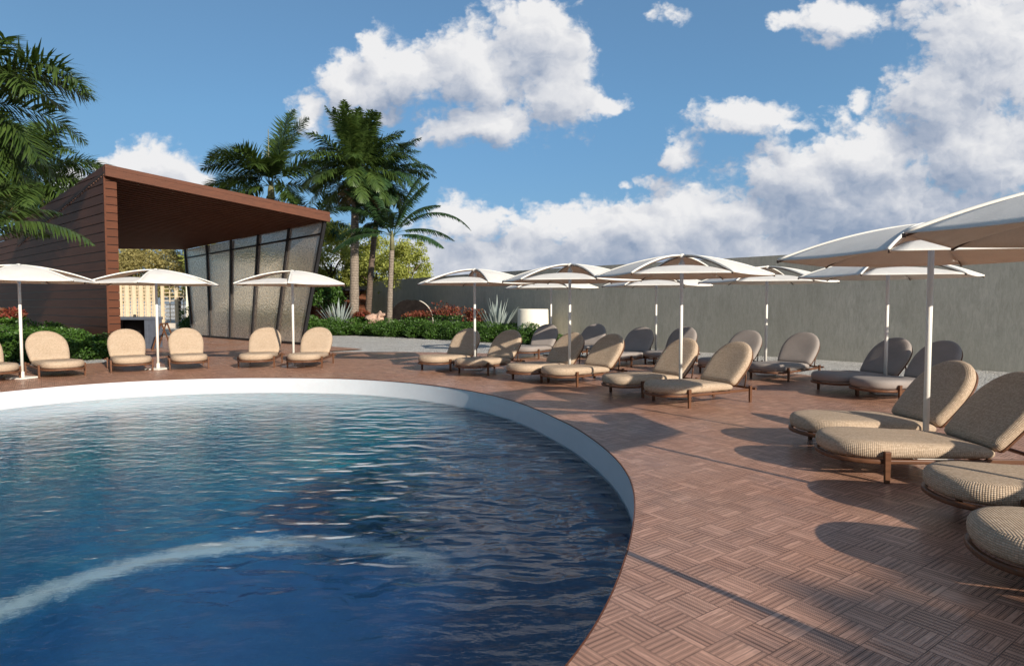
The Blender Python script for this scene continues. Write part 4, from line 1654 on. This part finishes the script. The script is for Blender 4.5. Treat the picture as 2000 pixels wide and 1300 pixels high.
# shed behind the agave
p = atY(648, 640, 43.)
shd = empty('shed', (p.x, 43., 0))
tag(shd, 'low red brown timber shed in shade behind the palms', 'shed')
m = MB()
for i in range(11):
    m.box((0, .05, .13 + i * .24), (4.6, .10, .225))
m.build('board_wall', MT['shed'], shd)
for (x, z, w, h) in ((1.15, 1.75, 1.2, .34), (1.15, 1.38, 1.2, .34), (-1.5, 1.4, .7, .34), (-1.5, 1.0, .7, .34), (1.15, .95, 1.2, .34)):
    m = MB()
    m.box((x, -.55, z), (w, .7, h))
    m.build('timber_box', MT['cedar_x'], shd, False, .01)
for x in (-2.1, -.6, .55, 1.95):
    m = MB()
    m.box((x, -.95, 1.25), (.14, .14, 2.5))
    m.build('post', MT['shed'], shd)
m = MB()
m.hexa([Vector(q) for q in ((-2.5, -1.3, 2.52), (2.5, -1.3, 2.52), (2.5, .4, 2.72), (-2.5, .4, 2.72), (-2.5, -1.3, 2.66), (2.5, -1.3, 2.66), (2.5, .4, 2.86), (-2.5, .4, 2.86))])
m.build('roof', MT['black_metal'], shd)

# pink rock
p = atY(733, 622, 35.)
m = MB()
NR_, NC_ = 14, 22
vs, fs = [], []
for i in range(NR_ + 1):
    th_ = math.pi * i / NR_
    for j in range(NC_):
        ph_ = 2 * math.pi * j / NC_
        d = Vector((math.sin(th_) * math.cos(ph_), math.sin(th_) * math.sin(ph_), math.cos(th_)))
        k = 1 + .28 * math.sin(3.1 * d.x + 1.3) * math.cos(4.2 * d.z + .7) + .16 * math.sin(7.3 * d.x + 2 * d.y) + .10 * math.sin(11 * d.z + 5 * d.x)
        sx = .60 if d.x < 0 else .52
        vs.append((d.x * k * sx + (.16 if d.z > .2 else 0) * d.z, d.y * k * .5, d.z * k * .46 + .18 * d.x))
for i in range(NR_):
    for j in range(NC_):
        fs.append((i * NC_ + j, (i + 1) * NC_ + j, (i + 1) * NC_ + (j + 1) % NC_, i * NC_ + (j + 1) % NC_))
m.add(vs, fs)
o = m.build('boulder', MT['rock'])
o.location = (p.x, 35., p.z - .1)
tag(o, 'pink sandstone boulder peeking over the hedge', 'rock')

# dark half-round shell leaning at the wall
p = atY(803, 625, 36.2)
sh = empty('dome_screen', (p.x, 36.2, 0))
tag(sh, 'dark half round dome with a pale right rim at the wall', 'garden sculpture')
Wd, Hd = 1.22, 1.92
out = []
for i in range(33):
    a = math.pi * i / 32
    x = Wd * math.cos(a)
    z = .55 + (Hd - .55) * math.sin(a) ** .8 - .06 * math.exp(-((x - .05) / .13) ** 2)
    out.append((x, z))
poly = [(Wd, 0)] + out + [(-Wd, 0)]
k = len(poly)
m = MB()
m.add([(x, -.05, z) for x, z in poly] + [(x * .97, .35, z * .97) for x, z in poly], [tuple(range(k)), tuple(range(2 * k - 1, k - 1, -1))] + [(i, (i + 1) % k, k + (i + 1) % k, k + i) for i in range(k)])
m.build('dome_face', MT['shell'], sh)
m = MB()
m.tube([(x * 1.01, .02, z) for x, z in out[:13]], .04, 8)
m.build('rim', MT['rim'], sh, True)
# curved cream planter
p = atY(1041, 632, 27.7)
pl_ = empty('planter', (p.x, 27.7, 0))
tag(pl_, 'curved cream planter shining in the sun at the foot of the wall', 'planter')
m = MB()
N_ = 40
prof = [(.70, -.03), (.66, 1.42), (.64, 1.45), (.57, 1.45), (.55, 1.40), (.55, 1.2)]
vs, fs = [], []
for i in range(N_):
    a = 2 * math.pi * i / N_
    for r_, z in prof: vs.append((r_ * math.cos(a), r_ * math.sin(a), z))
q = len(prof)
for i in range(N_):
    for j in range(q - 1): fs.append((i * q + j, ((i + 1) % N_) * q + j, ((i + 1) % N_) * q + j + 1, i * q + j + 1))
m.add(vs, fs)
m.build('planter_body', MT['planter'], pl_, True)
m = MB()
m.add([(.56 * math.cos(2 * math.pi * i / N_), .56 * math.sin(2 * math.pi * i / N_), 1.25) for i in range(N_)], [tuple(range(N_))])
m.build('soil', MT['soil'], pl_)

# ------------------------------------------------------------------ sun, sky with clouds
SUN_EL = R(20.7)
sd = Vector((.601 * math.cos(SUN_EL), -.799 * math.cos(SUN_EL), math.sin(SUN_EL)))     # towards the sun
sl_ = bpy.data.lights.new('sun', 'SUN')
sl_.energy = 4.6
sl_.angle = R(.55)
sl_.color = (1., .915, .80)
so = bpy.data.objects.new('sun', sl_)
so.rotation_euler = sd.to_track_quat('Z', 'Y').to_euler()
so.location = (20, -20, 20)
col.objects.link(so)

W = bpy.data.worlds.new('World')
scene.world = W
W.cycles.sampling_method = 'MANUAL'
W.cycles.sample_map_resolution = 256
W.use_nodes = True
t = W.node_tree
t.nodes.clear()
wo = t.nodes.new('ShaderNodeOutputWorld')
bg = t.nodes.new('ShaderNodeBackground')
t.links.new(bg.outputs[0], wo.inputs[0])
sky = mk(t, 'ShaderNodeTexSky', sky_type='NISHITA', sun_disc=False, sun_elevation=SUN_EL, sun_rotation=math.atan2(sd.x, sd.y), altitude=0, air_density=1.0, dust_density=.4, ozone_density=2.2)
STR = .081
EXPO = 2 ** .42
bg.inputs[1].default_value = STR

gvec = mk(t, 'ShaderNodeTexCoord').outputs['Generated']
sp = mk(t, 'ShaderNodeSeparateXYZ', {0: gvec})
dy = M(t, 'MAXIMUM', M(t, 'ABSOLUTE', sp.outputs[1]), .12)
cu, cv = M(t, 'DIVIDE', sp.outputs[0], dy), M(t, 'DIVIDE', sp.outputs[2], dy)
uvw = mk(t, 'ShaderNodeCombineXYZ', {0: cu, 1: cv, 2: 0.}).outputs[0]

# (px, py, rx, ry, raggedness) read off the photo except the last pair, turned into directions of the sky
ell = [(1050, 80, 100, 92, .1), (1090, 165, 82, 90, .1), (930, 130, 110, 88, .1), (790, 138, 115, 64, .1), (705, 165, 85, 66, .1), (676, 222, 58, 42, .3),
       (604, 216, 36, 46, .25), (738, 84, 36, 36, .3), (945, 238, 110, 54, .1), (1178, 200, 62, 22, .45), (752, 226, 42, 24, .45),
       (1133, 10, 26, 22, .62), (1312, 24, 36, 20, .60), (1650, 38, 78, 44, .2), (1540, 38, 44, 22, .45), (1622, 84, 28, 18, .55),
       (1462, 226, 92, 46, .2), (1545, 252, 50, 24, .5), (1322, 290, 44, 46, .48), (1290, 350, 50, 18, .55), (1218, 358, 24, 12, .6), (1676, 198, 26, 26, .55),
       (1930, 90, 140, 190, .0), (1835, 190, 100, 90, .1), (1900, 300, 190, 130, .0), (1700, 300, 130, 80, .1),
       (1590, 340, 150, 78, .1), (1720, 410, 330, 110, .0), (1400, 440, 240, 84, .1), (1250, 425, 90, 44, .2),
       (1120, 440, 120, 50, .15), (905, 440, 95, 54, .1), (988, 412, 30, 16, .5), (1250, 495, 480, 46, .1), (860, 498, 80, 36, .3), (1050, 505, 460, 44, .0), (1450, 490, 560, 60, .0), (1250, 455, 330, 60, .0),
       (290, 330, 110, 56, .1), (368, 352, 48, 26, .3), (140, 352, 60, 32, .4), (2150, 300, 200, 260, .0),
       (300, -620, 1100, 300, .25), (1900, -700, 1000, 330, .2)]  # unseen clouds overhead, added to make the sky light less blue


def uvpx(px, py):
    d = ray(px, py)
    return d.x / d.y, d.z / d.y


def cloud_field(vec):
    acc = None
    for (x, y, rx, ry, k) in ell:
        c = uvpx(x, y)
        ix, iy = F / (rx * 1.20), F / (ry * 1.20)
        q = mk(t, 'ShaderNodeVectorMath', {0: vec, 1: (ix, iy, 0), 2: (-c[0] * ix, -c[1] * iy, k)}, operation='MULTIPLY_ADD').outputs[0]
        d2 = VM(t, 'DOT_PRODUCT', q, q, out=1)
        acc = d2 if acc is None else M(t, 'MINIMUM', acc, d2)
    return M(t, 'SUBTRACT', 1., M(t, 'SQRT', acc))


sq = VM(t, 'MULTIPLY', uvw, (1, 1.2, 1))
w1 = noise(t, sq, 8., 2, .5, 0, 1)
w2 = noise(t, sq, 30., 3, .6, 0, 1)
wrp = VM(t, 'ADD', VM(t, 'MULTIPLY', VM(t, 'SUBTRACT', w1, (.5, .5, .5)), (.050, .040, 0)), VM(t, 'MULTIPLY', VM(t, 'SUBTRACT', w2, (.5, .5, .5)), (.030, .026, 0)))
Pw = VM(t, 'ADD', uvw, wrp)
E0 = cloud_field(Pw)
E1 = cloud_field(VM(t, 'ADD', Pw, (.018, .048, 0)))


def puff(vec):
    a = noise(t, vec, 12., 6, .58)
    b = mk(t, 'ShaderNodeTexVoronoi', {'Vector': vec, 'Scale': 21., 'Detail': 2., 'Roughness': .6, 'Lacunarity': 2.3, 'Smoothness': .35}, feature='SMOOTH_F1', normalize=True).outputs['Distance']
    return M(t, 'ADD', M(t, 'MULTIPLY', M(t, 'SUBTRACT', a, .5), 1.5), M(t, 'MULTIPLY', M(t, 'SUBTRACT', .30, b), 1.1))


sw = VM(t, 'ADD', sq, wrp)
N0 = puff(sw)
N1 = puff(VM(t, 'ADD', sw, (.007, .013, 0)))
fine = M(t, 'MULTIPLY', M(t, 'SUBTRACT', noise(t, sq, 60., 5, .62), .5), .55)
D0 = M(t, 'ADD', M(t, 'ADD', M(t, 'MINIMUM', E0, 1.0), N0), fine)
alpha = mapr(t, D0, .0, .42, 0., 1., True)
edge = M(t, 'SUBTRACT', M(t, 'MINIMUM', E0, .8), M(t, 'MINIMUM', E1, .8))
bil_ = M(t, 'SUBTRACT', N0, N1)
soft = noise(t, sq, 4.5, 3, .5)
lit = M(t, 'ADD', .60, M(t, 'ADD', M(t, 'MULTIPLY', edge, .85), M(t, 'MULTIPLY', bil_, .75)))
lit = M(t, 'SUBTRACT', lit, mapr(t, D0, .45, 1.5, 0., .30))
lit = M(t, 'ADD', lit, M(t, 'MULTIPLY', M(t, 'SUBTRACT', soft, .5), 1.15))
# towards the horizon and the right the bank turns grey blue
lit = M(t, 'SUBTRACT', lit, M(t, 'MULTIPLY', mapr(t, cv, .07, .30, .34, 0.), mapr(t, cu, -.1, .6, .35, 1.)), clamp=True)
cs = 1 / (STR * EXPO)
cr = mk(t, 'ShaderNodeValToRGB', {0: lit})
el_ = cr.color_ramp.elements
for i_, (p_, c_) in enumerate(((0., (.27, .345, .48)), (.34, (.45, .50, .60)), (.64, (.68, .70, .75)), (.96, (.86, .86, .87)))):
    e_ = el_[i_] if i_ < 2 else el_.new(p_)
    e_.position = p_
    e_.color = (*c_, 1)
cc = mixc(t, 1., cr.outputs[0], (cs, cs, cs), 'MULTIPLY')
tr_ = mk(t, 'ShaderNodeValToRGB', {0: cv})
el_ = tr_.color_ramp.elements
for i_, (p_, c_) in enumerate(((.03, (.34, .42, .70)), (.16, (.50, .66, .80)), (.30, (.66, .86, .95)), (.46, (.81, .99, 1.04)))):
    e_ = el_[i_] if i_ < 2 else el_.new(p_)
    e_.position = p_
    e_.color = (*c_, 1)
gain = M(t, 'MULTIPLY', mapr(t, cu, -.7, .8, .96, 1.42), 1.)
skyc = mixc(t, 1., sky.outputs[0], tr_.outputs[0], 'MULTIPLY')
skyc = mixc(t, 1., skyc, mk(t, 'ShaderNodeCombineXYZ', {0: gain, 1: gain, 2: gain}).outputs[0], 'MULTIPLY')
# only the half of the sky above the horizon carries clouds
up_ = mapr(t, sp.outputs[2], .0, .03, 0., 1.)
final = mixc(t, M(t, 'MULTIPLY', alpha, up_), skyc, cc)
t.links.new(final, bg.inputs[0])

# ------------------------------------------------------------------ camera and colour
cam = bpy.data.cameras.new('camera')
cam.sensor_width = 36
cam.sensor_fit = 'HORIZONTAL'
cam.lens = 36 * F / 2000
cam.clip_end = 2000
co = bpy.data.objects.new('camera', cam)
co.location = (0, 0, CAMH)
co.rotation_euler = (math.pi / 2 - PITCH, 0, 0)
col.objects.link(co)
scene.camera = co
scene.render.engine = 'CYCLES'
scene.cycles.max_bounces = 8
scene.cycles.transparent_max_bounces = 12
scene.cycles.caustics_reflective = False
scene.cycles.sample_clamp_indirect = 6
scene.view_settings.view_transform = 'Standard'
scene.view_settings.look = 'None'
scene.view_settings.exposure = 0.42
scene.view_settings.gamma = 1.0
